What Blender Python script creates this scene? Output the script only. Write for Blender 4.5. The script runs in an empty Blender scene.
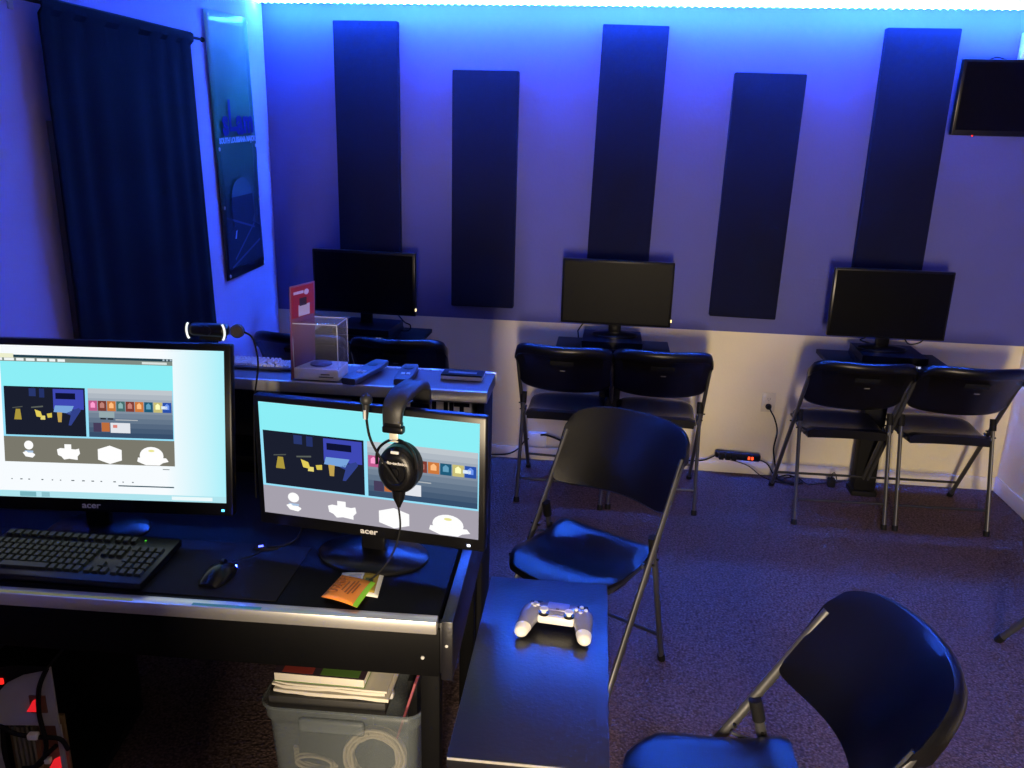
import bpy, bmesh, math, random
from mathutils import Vector, Matrix, Euler
PI = math.pi; R = math.radians
random.seed(4)
S = bpy.context.scene
C = S.collection

# ------------------------------------------------------------------ materials
def mat(name, col=(.5, .5, .5), rough=.5, metal=0.0, spec=.5, emis=None, es=1.0, alpha=1.0, trans=0.0, ior=1.45, coat=0.0, noise=None, bump=None):
    m = bpy.data.materials.new(name); m.use_nodes = True
    nt = m.node_tree; b = nt.nodes['Principled BSDF']
    b.inputs['Base Color'].default_value = (*col, 1)
    b.inputs['Roughness'].default_value = rough
    b.inputs['Metallic'].default_value = metal
    b.inputs['Specular IOR Level'].default_value = spec
    b.inputs['IOR'].default_value = ior
    b.inputs['Transmission Weight'].default_value = trans
    b.inputs['Alpha'].default_value = alpha
    b.inputs['Coat Weight'].default_value = coat
    if emis:
        b.inputs['Emission Color'].default_value = (*emis, 1); b.inputs['Emission Strength'].default_value = es
    tc = None
    if noise or bump:
        tc = nt.nodes.new('ShaderNodeTexCoord')
    if noise:                                   # (scale, amount)
        n = nt.nodes.new('ShaderNodeTexNoise'); n.inputs['Scale'].default_value = noise[0]; n.inputs['Detail'].default_value = 4
        nt.links.new(tc.outputs['Object'], n.inputs['Vector'])
        mx = nt.nodes.new('ShaderNodeMixRGB'); mx.blend_type = 'MIX'
        a = noise[1]
        mx.inputs[1].default_value = (*[max(0, c * (1 - a)) for c in col], 1)
        mx.inputs[2].default_value = (*[min(1, c * (1 + a)) for c in col], 1)
        nt.links.new(n.outputs['Fac'], mx.inputs[0]); nt.links.new(mx.outputs[0], b.inputs['Base Color'])
    if bump:                                    # (scale, strength)
        n = nt.nodes.new('ShaderNodeTexNoise'); n.inputs['Scale'].default_value = bump[0]; n.inputs['Detail'].default_value = 3
        nt.links.new(tc.outputs['Object'], n.inputs['Vector'])
        bp = nt.nodes.new('ShaderNodeBump'); bp.inputs['Strength'].default_value = bump[1]; bp.inputs['Distance'].default_value = .002
        nt.links.new(n.outputs['Fac'], bp.inputs['Height']); nt.links.new(bp.outputs[0], b.inputs['Normal'])
    return m

M = {}
LED = 640.0
M['cream'] = mat('cream_paint', (.74, .68, .60), .75, noise=(3, .03), bump=(60, .25))
M['white_wall'] = mat('white_paint', (.70, .70, .72), .75, noise=(3, .03), bump=(60, .25))
M['trim'] = mat('trim_paint', (.74, .70, .64), .5)
M['black_plastic'] = mat('black_plastic', (.003, .003, .004), .29, spec=.42, bump=(400, .25))
M['gloss_black'] = mat('gloss_black_plastic', (.004, .004, .005), .28, spec=.3)
M['matte_black'] = mat('matte_black', (.005, .005, .006), .75, spec=.25)
M['soft_black'] = mat('black_leatherette', (.014, .014, .016), .5, bump=(150, .2))
M['steel'] = mat('grey_painted_steel', (.085, .085, .09), .40, metal=.6)
M['steel_dark'] = mat('charcoal_painted_steel', (.035, .035, .038), .4, metal=.5)
M['alu'] = mat('brushed_aluminium', (.72, .72, .70), .32, metal=.75, noise=(40, .05))
M['desk_black'] = mat('black_laminate', (.0025, .0025, .003), .55, spec=.12, noise=(20, .2), bump=(300, .1))
M['wood_black'] = mat('black_stained_wood', (.005, .005, .008), .36, spec=.85, noise=(14, .35), bump=(120, .25))
M['worn_edge'] = mat('worn_edge', (.32, .31, .29), .6, noise=(60, .4))
M['fabric_black'] = mat('black_acoustic_fabric', (.005, .006, .022), .95, spec=.2, bump=(700, .5))
M['curtain'] = mat('black_curtain_cloth', (.003, .003, .005), .9, spec=.15, bump=(500, .3))
M['screen_off'] = mat('dark_screen', (.002, .002, .003), .4, spec=.07)
M['badge'] = mat('pale_print', (.6, .6, .6), .5)
M['grey_print'] = mat('grey_print', (.16, .16, .16), .5)
M['white_plastic'] = mat('white_plastic', (.78, .77, .72), .4)
M['almond'] = mat('almond_plastic', (.62, .56, .44), .4)
M['clear'] = mat('clear_plastic', (.35, .36, .45), .08, alpha=.09)
M['bin'] = mat('translucent_bin_plastic', (.17, .20, .22), .35, alpha=.36)
M['smoke'] = mat('smoky_clear_plastic', (.20, .20, .26), .15, coat=.5)
M['paper'] = mat('paper', (.72, .68, .58), .7)
M['red_card'] = mat('red_card', (.30, .02, .04), .5)
M['pale_card'] = mat('pale_card', (.55, .5, .6), .5)
M['dark_card'] = mat('dark_card', (.035, .02, .03), .5)
M['orange'] = mat('orange_foil', (.90, .30, .03), .4)
M['orange_d'] = mat('dark_orange_print', (.36, .10, .01), .5)
M['green'] = mat('lime_foil', (.30, .75, .02), .4)
M['white_foil'] = mat('white_sachet_paper', (.85, .84, .70), .45)
M['olive'] = mat('olive_print', (.38, .27, .03), .5)
M['olive_d'] = mat('dark_green_print', (.07, .10, .03), .5)
M['yellow'] = mat('yellow_card', (.75, .55, .03), .5)
M['maroon'] = mat('maroon_card', (.30, .07, .09), .6)
M['green_print'] = mat('green_print', (.12, .25, .05), .5)
M['red_print'] = mat('red_print', (.35, .05, .04), .5)
M['tea_dark'] = M['orange_d']
M['coil'] = mat('cream_cable_sheath', (.72, .64, .48), .5)
M['keycap'] = mat('grey_green_keycap', (.020, .025, .018), .5)
M['keycap_pale'] = mat('pale_keycap', (.62, .62, .64), .5)
M['case_grey'] = mat('grey_steel_case', (.42, .41, .40), .5, metal=.2, noise=(30, .1))
M['brown_trim'] = mat('brown_wood_trim', (.10, .06, .04), .6)
M['dust'] = mat('dusty_copper', (.20, .13, .06), .7, noise=(60, .5))
M['remote_blue'] = mat('slate_remote_plastic', (.05, .055, .09), .35)
M['silver_plastic'] = mat('silver_plastic', (.55, .55, .56), .4)

def glow(name, col, s=1.0):
    m = bpy.data.materials.new(name); m.use_nodes = True; nt = m.node_tree; nt.nodes.clear()
    e = nt.nodes.new('ShaderNodeEmission'); o = nt.nodes.new('ShaderNodeOutputMaterial')
    e.inputs[0].default_value = (*col, 1); e.inputs[1].default_value = s
    nt.links.new(e.outputs[0], o.inputs[0]); return m
def srgb(r, g, b):
    return tuple((c / 255 / 12.92) if c / 255 <= .04045 else ((c / 255 + .055) / 1.055) ** 2.4 for c in (r, g, b))
def G(r, g, b, s=1.0):
    k = 'glow_%d_%d_%d_%s' % (r, g, b, s)
    if k not in M: M[k] = glow(k, srgb(r, g, b), s)
    return M[k]

# two paints on the back wall, split at z = .808 (object space)
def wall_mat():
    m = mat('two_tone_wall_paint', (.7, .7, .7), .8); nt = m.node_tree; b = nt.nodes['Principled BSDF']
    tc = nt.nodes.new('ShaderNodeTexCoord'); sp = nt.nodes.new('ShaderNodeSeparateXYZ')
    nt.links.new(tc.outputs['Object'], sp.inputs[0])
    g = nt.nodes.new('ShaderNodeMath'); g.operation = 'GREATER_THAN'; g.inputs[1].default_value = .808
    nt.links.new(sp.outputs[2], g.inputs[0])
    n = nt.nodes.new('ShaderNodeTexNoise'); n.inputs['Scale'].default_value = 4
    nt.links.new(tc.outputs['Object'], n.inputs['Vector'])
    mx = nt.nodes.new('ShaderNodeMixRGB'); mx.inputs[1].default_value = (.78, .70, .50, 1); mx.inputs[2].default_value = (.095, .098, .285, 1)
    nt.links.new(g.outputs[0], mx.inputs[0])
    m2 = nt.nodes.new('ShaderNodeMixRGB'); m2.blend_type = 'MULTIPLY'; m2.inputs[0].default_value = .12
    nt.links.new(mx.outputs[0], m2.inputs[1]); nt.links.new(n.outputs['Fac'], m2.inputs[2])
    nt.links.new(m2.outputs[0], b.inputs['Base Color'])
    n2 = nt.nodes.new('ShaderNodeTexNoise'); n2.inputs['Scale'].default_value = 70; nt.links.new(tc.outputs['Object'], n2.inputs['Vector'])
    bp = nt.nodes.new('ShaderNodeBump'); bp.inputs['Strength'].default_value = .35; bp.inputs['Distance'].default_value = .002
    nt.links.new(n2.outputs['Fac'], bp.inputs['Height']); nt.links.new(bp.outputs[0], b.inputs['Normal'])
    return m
def carpet_mat():
    m = mat('loop_pile_carpet', (.2, .15, .14), .95, spec=.1); nt = m.node_tree; b = nt.nodes['Principled BSDF']
    tc = nt.nodes.new('ShaderNodeTexCoord')
    v = nt.nodes.new('ShaderNodeTexVoronoi'); v.inputs['Scale'].default_value = 115; nt.links.new(tc.outputs['Object'], v.inputs['Vector'])
    n = nt.nodes.new('ShaderNodeTexNoise'); n.inputs['Scale'].default_value = 110; n.inputs['Detail'].default_value = 4; nt.links.new(tc.outputs['Object'], n.inputs['Vector'])
    cr = nt.nodes.new('ShaderNodeValToRGB'); cr.color_ramp.elements[0].position = .3; cr.color_ramp.elements[1].position = .72
    cr.color_ramp.elements[0].color = (.085, .055, .052, 1); cr.color_ramp.elements[1].color = (.25, .17, .16, 1)
    nt.links.new(n.outputs['Fac'], cr.inputs[0])
    mx = nt.nodes.new('ShaderNodeMixRGB'); mx.blend_type = 'MULTIPLY'; mx.inputs[0].default_value = .75
    c2 = nt.nodes.new('ShaderNodeValToRGB'); c2.color_ramp.elements[0].color = (1, 1, 1, 1); c2.color_ramp.elements[1].color = (.25, .25, .25, 1); c2.color_ramp.elements[1].position = .8
    nt.links.new(v.outputs['Distance'], c2.inputs[0]); nt.links.new(cr.outputs[0], mx.inputs[1]); nt.links.new(c2.outputs[0], mx.inputs[2])
    nt.links.new(mx.outputs[0], b.inputs['Base Color'])
    bp = nt.nodes.new('ShaderNodeBump'); bp.inputs['Strength'].default_value = .8; bp.inputs['Distance'].default_value = .004; bp.invert = True
    nt.links.new(v.outputs['Distance'], bp.inputs['Height']); nt.links.new(bp.outputs[0], b.inputs['Normal'])
    return m
def strip_mat():
    # row of bright diodes along a band: emission rises and falls along the strip
    m = bpy.data.materials.new('blue_led_tape'); m.use_nodes = True; nt = m.node_tree; nt.nodes.clear()
    e = nt.nodes.new('ShaderNodeEmission'); o = nt.nodes.new('ShaderNodeOutputMaterial')
    tc = nt.nodes.new('ShaderNodeTexCoord'); w = nt.nodes.new('ShaderNodeTexWave'); w.inputs['Scale'].default_value = 9.5
    nt.links.new(tc.outputs['Object'], w.inputs['Vector'])
    mr = nt.nodes.new('ShaderNodeMapRange'); mr.inputs[3].default_value = .5 * LED; mr.inputs[4].default_value = 1.5 * LED
    nt.links.new(w.outputs['Fac'], mr.inputs[0]); nt.links.new(mr.outputs[0], e.inputs[1])
    e.inputs[0].default_value = (.020, .130, 1.0, 1)
    nt.links.new(e.outputs[0], o.inputs[0]); return m

M['wall2'] = wall_mat(); M['carpet'] = carpet_mat(); M['led'] = strip_mat()
M['ceiling'] = mat('white_ceiling_paint', (.72, .72, .72), .85, bump=(80, .3))

# ------------------------------------------------------------------ mesh builder
class MB:
    def __init__(self): self.v = []; self.f = []; self.m = []; self.s = []
    def add(self, vs, fs, mi=0, smooth=False, T=None):
        o = len(self.v)
        for p in vs:
            p = Vector(p)
            if T is not None: p = T @ p
            self.v.append(p)
        for f in fs: self.f.append([i + o for i in f]); self.m.append(mi); self.s.append(smooth)
    def box(self, x0, x1, y0, y1, z0, z1, mi=0, T=None):
        vs = [(x, y, z) for x in (x0, x1) for y in (y0, y1) for z in (z0, z1)]
        fs = [(0, 1, 3, 2), (4, 6, 7, 5), (0, 4, 5, 1), (2, 3, 7, 6), (0, 2, 6, 4), (1, 5, 7, 3)]
        self.add(vs, fs, mi, False, T)
    def rbox(self, x0, x1, y0, y1, z0, z1, r=.004, mi=0, T=None, seg=2):
        bm = bmesh.new()
        bmesh.ops.create_cube(bm, size=1)
        for v in bm.verts:
            v.co = Vector(((x0 + x1) / 2 + v.co.x * (x1 - x0), (y0 + y1) / 2 + v.co.y * (y1 - y0), (z0 + z1) / 2 + v.co.z * (z1 - z0)))
        bmesh.ops.bevel(bm, geom=list(bm.edges), offset=r, segments=seg, affect='EDGES', profile=.5)
        self.frombm(bm, mi, True, T)
    def frombm(self, bm, mi=0, smooth=False, T=None):
        bm.verts.index_update()
        self.add([v.co.copy() for v in bm.verts], [[v.index for v in f.verts] for f in bm.faces], mi, smooth, T); bm.free()
    def tube(self, pts, r, n=8, mi=0, cap=True, sx=1.0, T=None, up=None):
        pts = [Vector(p) for p in pts]; rings = []; vs = []; fs = []
        rr = r if isinstance(r, (list, tuple)) else [r] * len(pts)
        ref = Vector(up) if up else None
        prev = None
        for i, p in enumerate(pts):
            t = (pts[min(i + 1, len(pts) - 1)] - pts[max(i - 1, 0)]).normalized()
            if prev is None:
                a = ref if ref else (Vector((0, 0, 1)) if abs(t.z) < .9 else Vector((1, 0, 0)))
                x = (a - t * a.dot(t)).normalized()
            else:
                x = (prev - t * prev.dot(t)).normalized()
            prev = x; y = t.cross(x)
            for k in range(n):
                an = 2 * PI * k / n
                vs.append(p + x * math.cos(an) * rr[i] * sx + y * math.sin(an) * rr[i])
        for i in range(len(pts) - 1):
            for k in range(n):
                a = i * n + k; b = i * n + (k + 1) % n
                fs.append((a, b, b + n, a + n))
        if cap:
            fs.append(tuple(reversed(range(n)))); fs.append(tuple((len(pts) - 1) * n + k for k in range(n)))
        self.add(vs, fs, mi, True, T)
    def lathe(self, prof, n=24, mi=0, T=None, cap=True):
        vs = []; fs = []
        for (r, z) in prof:
            for k in range(n): vs.append((r * math.cos(2 * PI * k / n), r * math.sin(2 * PI * k / n), z))
        for i in range(len(prof) - 1):
            for k in range(n):
                a = i * n + k; b = i * n + (k + 1) % n
                fs.append((a, b, b + n, a + n))
        if cap:
            fs.append(tuple(reversed(range(n)))); fs.append(tuple((len(prof) - 1) * n + k for k in range(n)))
        self.add(vs, fs, mi, True, T)
    def prism(self, poly, z0, z1, mi=0, T=None, smooth=False):
        n = len(poly)
        vs = [(x, y, z0) for x, y in poly] + [(x, y, z1) for x, y in poly]
        fs = [tuple(reversed(range(n))), tuple(range(n, 2 * n))] + [(i, (i + 1) % n, n + (i + 1) % n, n + i) for i in range(n)]
        self.add(vs, fs, mi, smooth, T)
    def loft(self, rings, mi=0, closed=True, cap=True, smooth=True, T=None):
        n = len(rings[0]); vs = [p for r in rings for p in r]; fs = []
        for i in range(len(rings) - 1):
            for k in range(n if closed else n - 1):
                a = i * n + k; b = i * n + (k + 1) % n
                fs.append((a, b, b + n, a + n))
        if cap and closed:
            fs.append(tuple(reversed(range(n)))); fs.append(tuple((len(rings) - 1) * n + k for k in range(n)))
        self.add(vs, fs, mi, smooth, T)
    def ball(self, c, r, mi=0, n=16, m=10, sc=(1, 1, 1), T=None):
        bm = bmesh.new(); bmesh.ops.create_uvsphere(bm, u_segments=n, v_segments=m, radius=r)
        for v in bm.verts: v.co = Vector((v.co.x * sc[0] + c[0], v.co.y * sc[1] + c[1], v.co.z * sc[2] + c[2]))
        self.frombm(bm, mi, True, T)
    def build(self, name, mats, parent=None, loc=(0, 0, 0), rot=(0, 0, 0), sub=0, angle=40):
        me = bpy.data.meshes.new(name)
        me.from_pydata([tuple(v) for v in self.v], [], self.f)
        if not isinstance(mats, (list, tuple)): mats = [mats]
        for m in mats: me.materials.append(m)
        for i, p in enumerate(me.polygons): p.material_index = self.m[i]; p.use_smooth = self.s[i]
        bm = bmesh.new(); bm.from_mesh(me); bmesh.ops.recalc_face_normals(bm, faces=bm.faces)
        for e in bm.edges:
            if len(e.link_faces) == 2 and e.calc_face_angle(0) > R(angle): e.smooth = False
        bm.to_mesh(me); bm.free()
        o = bpy.data.objects.new(name, me); C.objects.link(o)
        o.parent = parent; o.location = loc; o.rotation_euler = rot
        if sub:
            s = o.modifiers.new('smooth', 'SUBSURF'); s.levels = sub; s.render_levels = sub
        return o

def thing(name, label, cat, loc=(0, 0, 0), rz=0, group=None, rot=None):
    o = bpy.data.objects.new(name, None); C.objects.link(o)
    o.location = loc; o.rotation_euler = rot if rot else (0, 0, rz); o.empty_display_size = .1
    o['label'] = label; o['category'] = cat
    if group: o['group'] = group
    return o
def tag(o, label, cat, group=None):
    o['label'] = label; o['category'] = cat
    if group: o['group'] = group
    return o
def struct(o): o['kind'] = 'structure'; return o
def kids(o): return [c for c in bpy.data.objects if c.parent == o]
def copy_tree(o, parent=None):
    c = o.copy(); C.objects.link(c)
    if parent is not None: c.parent = parent
    for ch in kids(o): copy_tree(ch, c)
    return c
def text(body, size, m, parent, loc, rot, name='lettering', ext=.0006, off=0.0, sx=1.0, shear=0, align='CENTER'):
    cu = bpy.data.curves.new('tmp', 'FONT'); cu.body = body; cu.size = size; cu.extrude = ext; cu.offset = off
    cu.align_x = align; cu.align_y = 'CENTER'; cu.resolution_u = 3; cu.shear = shear
    t = bpy.data.objects.new('tmp', cu); C.objects.link(t)
    dg = bpy.context.evaluated_depsgraph_get(); dg.update()
    me = bpy.data.meshes.new_from_object(t.evaluated_get(dg)); me.name = name
    bpy.data.objects.remove(t); bpy.data.curves.remove(cu)
    me.materials.clear(); me.materials.append(m)
    o = bpy.data.objects.new(name, me); C.objects.link(o); o.parent = parent; o.location = loc; o.rotation_euler = rot; o.scale = (sx, 1, 1)
    return o
def smoothpath(pts, n=6):
    # Catmull-Rom through the points
    P = [Vector(p) for p in pts]; out = []
    for i in range(len(P) - 1):
        p0 = P[max(i - 1, 0)]; p1 = P[i]; p2 = P[i + 1]; p3 = P[min(i + 2, len(P) - 1)]
        for k in range(n):
            t = k / n
            out.append(.5 * ((2 * p1) + (p2 - p0) * t + (2 * p0 - 5 * p1 + 4 * p2 - p3) * t * t + (3 * p1 - p0 - 3 * p2 + p3) * t ** 3))
    out.append(P[-1]); return out

# ------------------------------------------------------------------ room
XL, XR, YB, YR, ZC = -1.857, 2.155, 4.492, -1.7, 2.445
def wallbox(name, x0, x1, y0, y1, z0, z1, m):
    b = MB(); b.box(x0, x1, y0, y1, z0, z1); return struct(b.build(name, m))
wallbox('floor', XL - .1, XR + .1, YR - .1, YB + .1, -.1, 0, M['carpet'])
wallbox('ceiling', XL - .1, XR + .1, YR - .1, YB + .1, ZC, ZC + .1, M['ceiling'])
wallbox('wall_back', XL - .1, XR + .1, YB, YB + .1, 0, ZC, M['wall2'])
M['side_wall'] = mat('lavender_grey_paint', (.46, .40, .70), .75, noise=(3, .03), bump=(60, .25))
wallbox('wall_left', XL - .1, XL, YR, YB, 0, ZC, M['side_wall'])
wallbox('wall_right', XR, XR + .1, YR, YB, 0, ZC, M['wall2'])
M['grey_wall'] = mat('grey_paint', (.16, .16, .17), .8)
wallbox('wall_rear', XL, XR, YR - .1, YR, 0, ZC, M['grey_wall'])
b = MB(); b.box(XL, -.25, -.42, -.32, 0, ZC); b.box(1.30, XR, -.42, -.32, 0, ZC); b.box(-.25, 1.30, -.42, -.32, 2.06, ZC); struct(b.build('wall_light_mask', M['grey_wall']))  # unseen wall, added to block the warm light outside its opening
b = MB(); b.rbox(XL, XR, YB - .012, YB, 0, .075, .004); struct(b.build('baseboard_back', M['trim']))
b = MB(); b.rbox(XR - .012, XR, YR, YB - .012, 0, .085, .004); struct(b.build('baseboard_right', M['trim']))
b = MB(); b.rbox(XL, XL + .012, YR, YB - .012, 0, .085, .004); struct(b.build('baseboard_left', M['trim']))
# casing of the covered opening, showing beside the curtain
b = MB(); b.box(XL, XL + .02, 2.662, 2.712, 0.09, 1.80); b.box(XL, XL + .02, 3.60, 3.65, .09, 1.80); b.box(XL, XL + .02, 2.712, 3.60, 1.75, 1.80)
struct(b.build('trim_1', M['brown_trim']))

# LED tape along the top of the back wall
b = MB(); b.box(XL, XR, 4.402, 4.414, 2.411, ZC); struct(b.build('trim_2', M['ceiling']))
def led(name, label, x0, x1, y0, y1):
    b = MB(); b.rbox(x0, x1, y0, y1, 2.402, 2.410, .003)
    n = int((x1 - x0) / .034)
    for i in range(n):
        b.ball((x0 + (i + .5) * (x1 - x0) / n, (y0 + y1) / 2, 2.402), .0065, n=8, m=5)
    return tag(b.build(name, M['led']), label, 'light strip')
led('light_strip', 'glowing blue diode tape along the top of the back wall, over the black panels', XL + .01, XR - .01, 4.388, 4.406)
M['added_glow'] = glow('added_blue_glow', (.020, .13, 1.0), 75)
b = MB(); b.rbox(XL + .004, XL + .014, 1.2, 4.0, 2.425, 2.435, .003); struct(b.build('added_glow_strip', M['added_glow']))  # unseen glowing strip, added to even out the blue on the left wall

# ------------------------------------------------------------------ acoustic panels
PG = 'black acoustic panels on the back wall'
def panel(x0, x1, z0, z1, label, tilt=0):
    b = MB(); w = (x1 - x0) / 2; b.rbox(-w, w, -.05, 0, z0 - z1, 0, .006)
    tag(b.build('acoustic_panel', M['fabric_black'], None, ((x0 + x1) / 2, YB - .0005, z1), (0, R(tilt), 0)), label, 'acoustic panel', PG)
panel(-1.467, -1.131, 1.105, 2.325, 'tall black fabric wall panel hung high at left, nearest the corner banner')
panel(-.849, -.508, .885, 2.10, 'lower hung black fabric wall panel between the left and middle desks')
panel(-.100, .223, 1.105, 2.32, 'high hung black fabric wall panel behind the middle monitor', 1.0)
panel(.556, .898, .895, 2.11, 'lower hung black fabric wall panel above the wall outlet', .7)
panel(1.239, 1.576, 1.105, 2.322, 'high hung black fabric wall panel beside the wall television')

# ------------------------------------------------------------------ curtain, rod, banner
t = thing('curtain_rod', 'thin black curtain rod on the left wall with a small end bracket', 'curtain rod', (XL, 0, 2.152))
b = MB(); b.tube([(.055, 2.50, 0), (.055, 3.69, 0)], .006, 10); b.build('rod', M['matte_black'], t)
for y in (2.56, 3.62):
    b = MB(); b.tube([(0, y, 0), (.055, y, 0)], .005, 8); b.rbox(0, .006, y - .012, y + .012, -.03, .03, .002); b.ball((.055, y, .012), .006); b.build('bracket', M['silver_plastic'], t)
for y in (2.495, 3.695):
    b = MB(); b.ball((.055, y, 0), .011); b.build('finial', M['matte_black'], t)
rows = []
def cx(s, z):
    k = (2.18 - z) / 2.1
    return .038 + .008 * math.sin(s * 41 + 2.2 * math.sin(s * 7) + .5 * math.sin(z * 1.3)) * (.15 + .85 * k) + .010 * math.sin(s * 15 + z * .7) * k + .014
b = MB(); ny = 110; zs = [2.168, 2.163, 2.152, 2.137, 2.12, 2.0, 1.7, 1.4, 1.1, .8, .5, .25, .06]
vs = []; fs = []
for z in zs:
    k = (2.18 - z) / 2.1
    for i in range(ny + 1):
        s = i / ny; y = 2.612 + (.975 + .075 * k) * s
        x = cx(s, z)
        if z > 2.13: x = .055 + (.011 if z < 2.166 else .004)
        vs.append((XL + x, y, z))
for j in range(len(zs) - 1):
    for i in range(ny):
        a = j * (ny + 1) + i; fs.append((a, a + 1, a + ny + 2, a + ny + 1))
b.add(vs, fs, 0, True); o = b.build('curtain', M['curtain'])
sm = o.modifiers.new('cloth', 'SOLIDIFY'); sm.thickness = .003; sm.offset = 1
tag(o, 'long black curtain hanging from the rod on the left wall', 'curtain')

def banner_mat():
    m = mat('printed_vinyl', (.1, .2, .3), .35); nt = m.node_tree; b = nt.nodes['Principled BSDF']
    tc = nt.nodes.new('ShaderNodeTexCoord'); sp = nt.nodes.new('ShaderNodeSeparateXYZ'); nt.links.new(tc.outputs['Object'], sp.inputs[0])
    mr = nt.nodes.new('ShaderNodeMapRange'); mr.inputs[1].default_value = 0; mr.inputs[2].default_value = 1.22
    n = nt.nodes.new('ShaderNodeTexNoise'); n.inputs['Scale'].default_value = 5; nt.links.new(tc.outputs['Object'], n.inputs['Vector'])
    ad = nt.nodes.new('ShaderNodeMath'); ad.operation = 'MULTIPLY_ADD'; ad.inputs[1].default_value = .12; nt.links.new(n.outputs['Fac'], ad.inputs[0]); nt.links.new(sp.outputs[2], ad.inputs[2])
    nt.links.new(ad.outputs[0], mr.inputs[0])
    cr = nt.nodes.new('ShaderNodeValToRGB'); e = cr.color_ramp.elements
    e[0].position = 0; e[0].color = (.008, .012, .02, 1); e[1].position = 1; e[1].color = (.34, .46, .30, 1)
    for p, c in ((.3, (.008, .018, .028)), (.5, (.02, .08, .05)), (.75, (.05, .18, .09)), (.9, (.16, .28, .18))):
        x = e.new(p); x.color = (*c, 1)
    nt.links.new(mr.outputs[0], cr.inputs[0]); nt.links.new(cr.outputs[0], b.inputs['Base Color']); return m
t = thing('vinyl_banner', 'narrow printed banner pinned to the left wall, fading from pale blue to dark', 'banner', (XL + .006, 3.855, 1.072), rot=(R(1.9), 0, 0))
b = MB(); rings = []
for j in range(25):
    z = 1.222 * j / 24
    for i in range(2): pass
vs = []; fs = []
for j in range(25):
    z = 1.222 * j / 24
    for i in range(9):
        y = .452 * i / 8
        vs.append((.006 + .005 * math.sin(y * 9 + z * 5) * math.sin(z * 3.1) ** 2, y, z))
for j in range(24):
    for i in range(8):
        a = j * 9 + i; fs.append((a, a + 1, a + 10, a + 9))
b.add(vs, fs, 0, True); o = b.build('sheet', banner_mat(), t); sd = o.modifiers.new('v', 'SOLIDIFY'); sd.thickness = .0015; sd.offset = -1
M['navy_print'] = mat('navy_print', (.010, .018, .16), .4); M['pale_print2'] = mat('pale_blue_print', (.40, .50, .60), .5)
M['cap_print'] = mat('slate_green_print', (.05, .10, .11), .6); M['dark_print'] = mat('near_black_print', (.006, .008, .02), .6)
FX = (PI / 2, 0, PI / 2)
text('s', .17, M['navy_print'], t, (.014, .105, .735), FX, off=.006)
text('L', .21, M['navy_print'], t, (.014, .185, .76), FX, off=.001)
text('a', .17, M['navy_print'], t, (.014, .262, .735), FX, off=.006)
text('m', .15, M['navy_print'], t, (.014, .362, .735), FX, off=.006)
text('SOUTH LOUISIANA MAJOR', .036, M['pale_print2'], t, (.014, .23, .655), FX, off=.0015, sx=.93)
b = MB(); T0 = Matrix.Translation((.0135, .225, .39)) @ Matrix.Rotation(PI / 2, 4, 'Z') @ Matrix.Rotation(PI / 2, 4, 'X')
b.prism([(.115 * math.cos(a) , .088 * math.sin(a)) for a in [PI * i / 20 for i in range(21)]], 0, .0006, 0, T0)
b.prism([(-.125, 0), (.125, 0), (.13, -.10), (.10, -.14), (.19, -.17), (.20, -.34), (-.21, -.34), (-.20, -.17), (-.10, -.14), (-.13, -.10)], 0, .0005, 1, T0)
for (x0, z0, x1, z1) in ((-.19, -.09, .12, -.17), (.12, -.15, -.13, -.30), (-.17, -.335, .18, -.24)):
    d = Vector((x1 - x0, z1 - z0)).normalized(); nn = Vector((-d.y, d.x)) * .005
    b.prism([(x0 + nn.x, z0 + nn.y), (x0 - nn.x, z0 - nn.y), (x1 - nn.x, z1 - nn.y), (x1 + nn.x, z1 + nn.y)], .0006, .0009, 2, T0)
b.prism([(-.115, -.20), (-.10, -.20), (-.085, -.16), (-.10, -.165)], .0006, .0010, 3, T0)
M['dark_line'] = mat('slate_print', (.05, .07, .12), .6)
b.build('printed_picture', [M['cap_print'], M['dark_print'], M['dark_line'], M['pale_print2']], t)
for (y, z) in ((.02, .02), (.43, .02), (.02, .62), (.43, .62), (.43, .35), (.02, 1.20), (.43, 1.20), (.02, .35)):
    b = MB(); b.lathe([(.0045, 0), (.009, .001), (.009, .003), (.0045, .004)], 14, 0, Matrix.Translation((.013, y, z)) @ Matrix.Rotation(PI / 2, 4, 'Y')); b.build('grommet', M['silver_plastic'], t)

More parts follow.
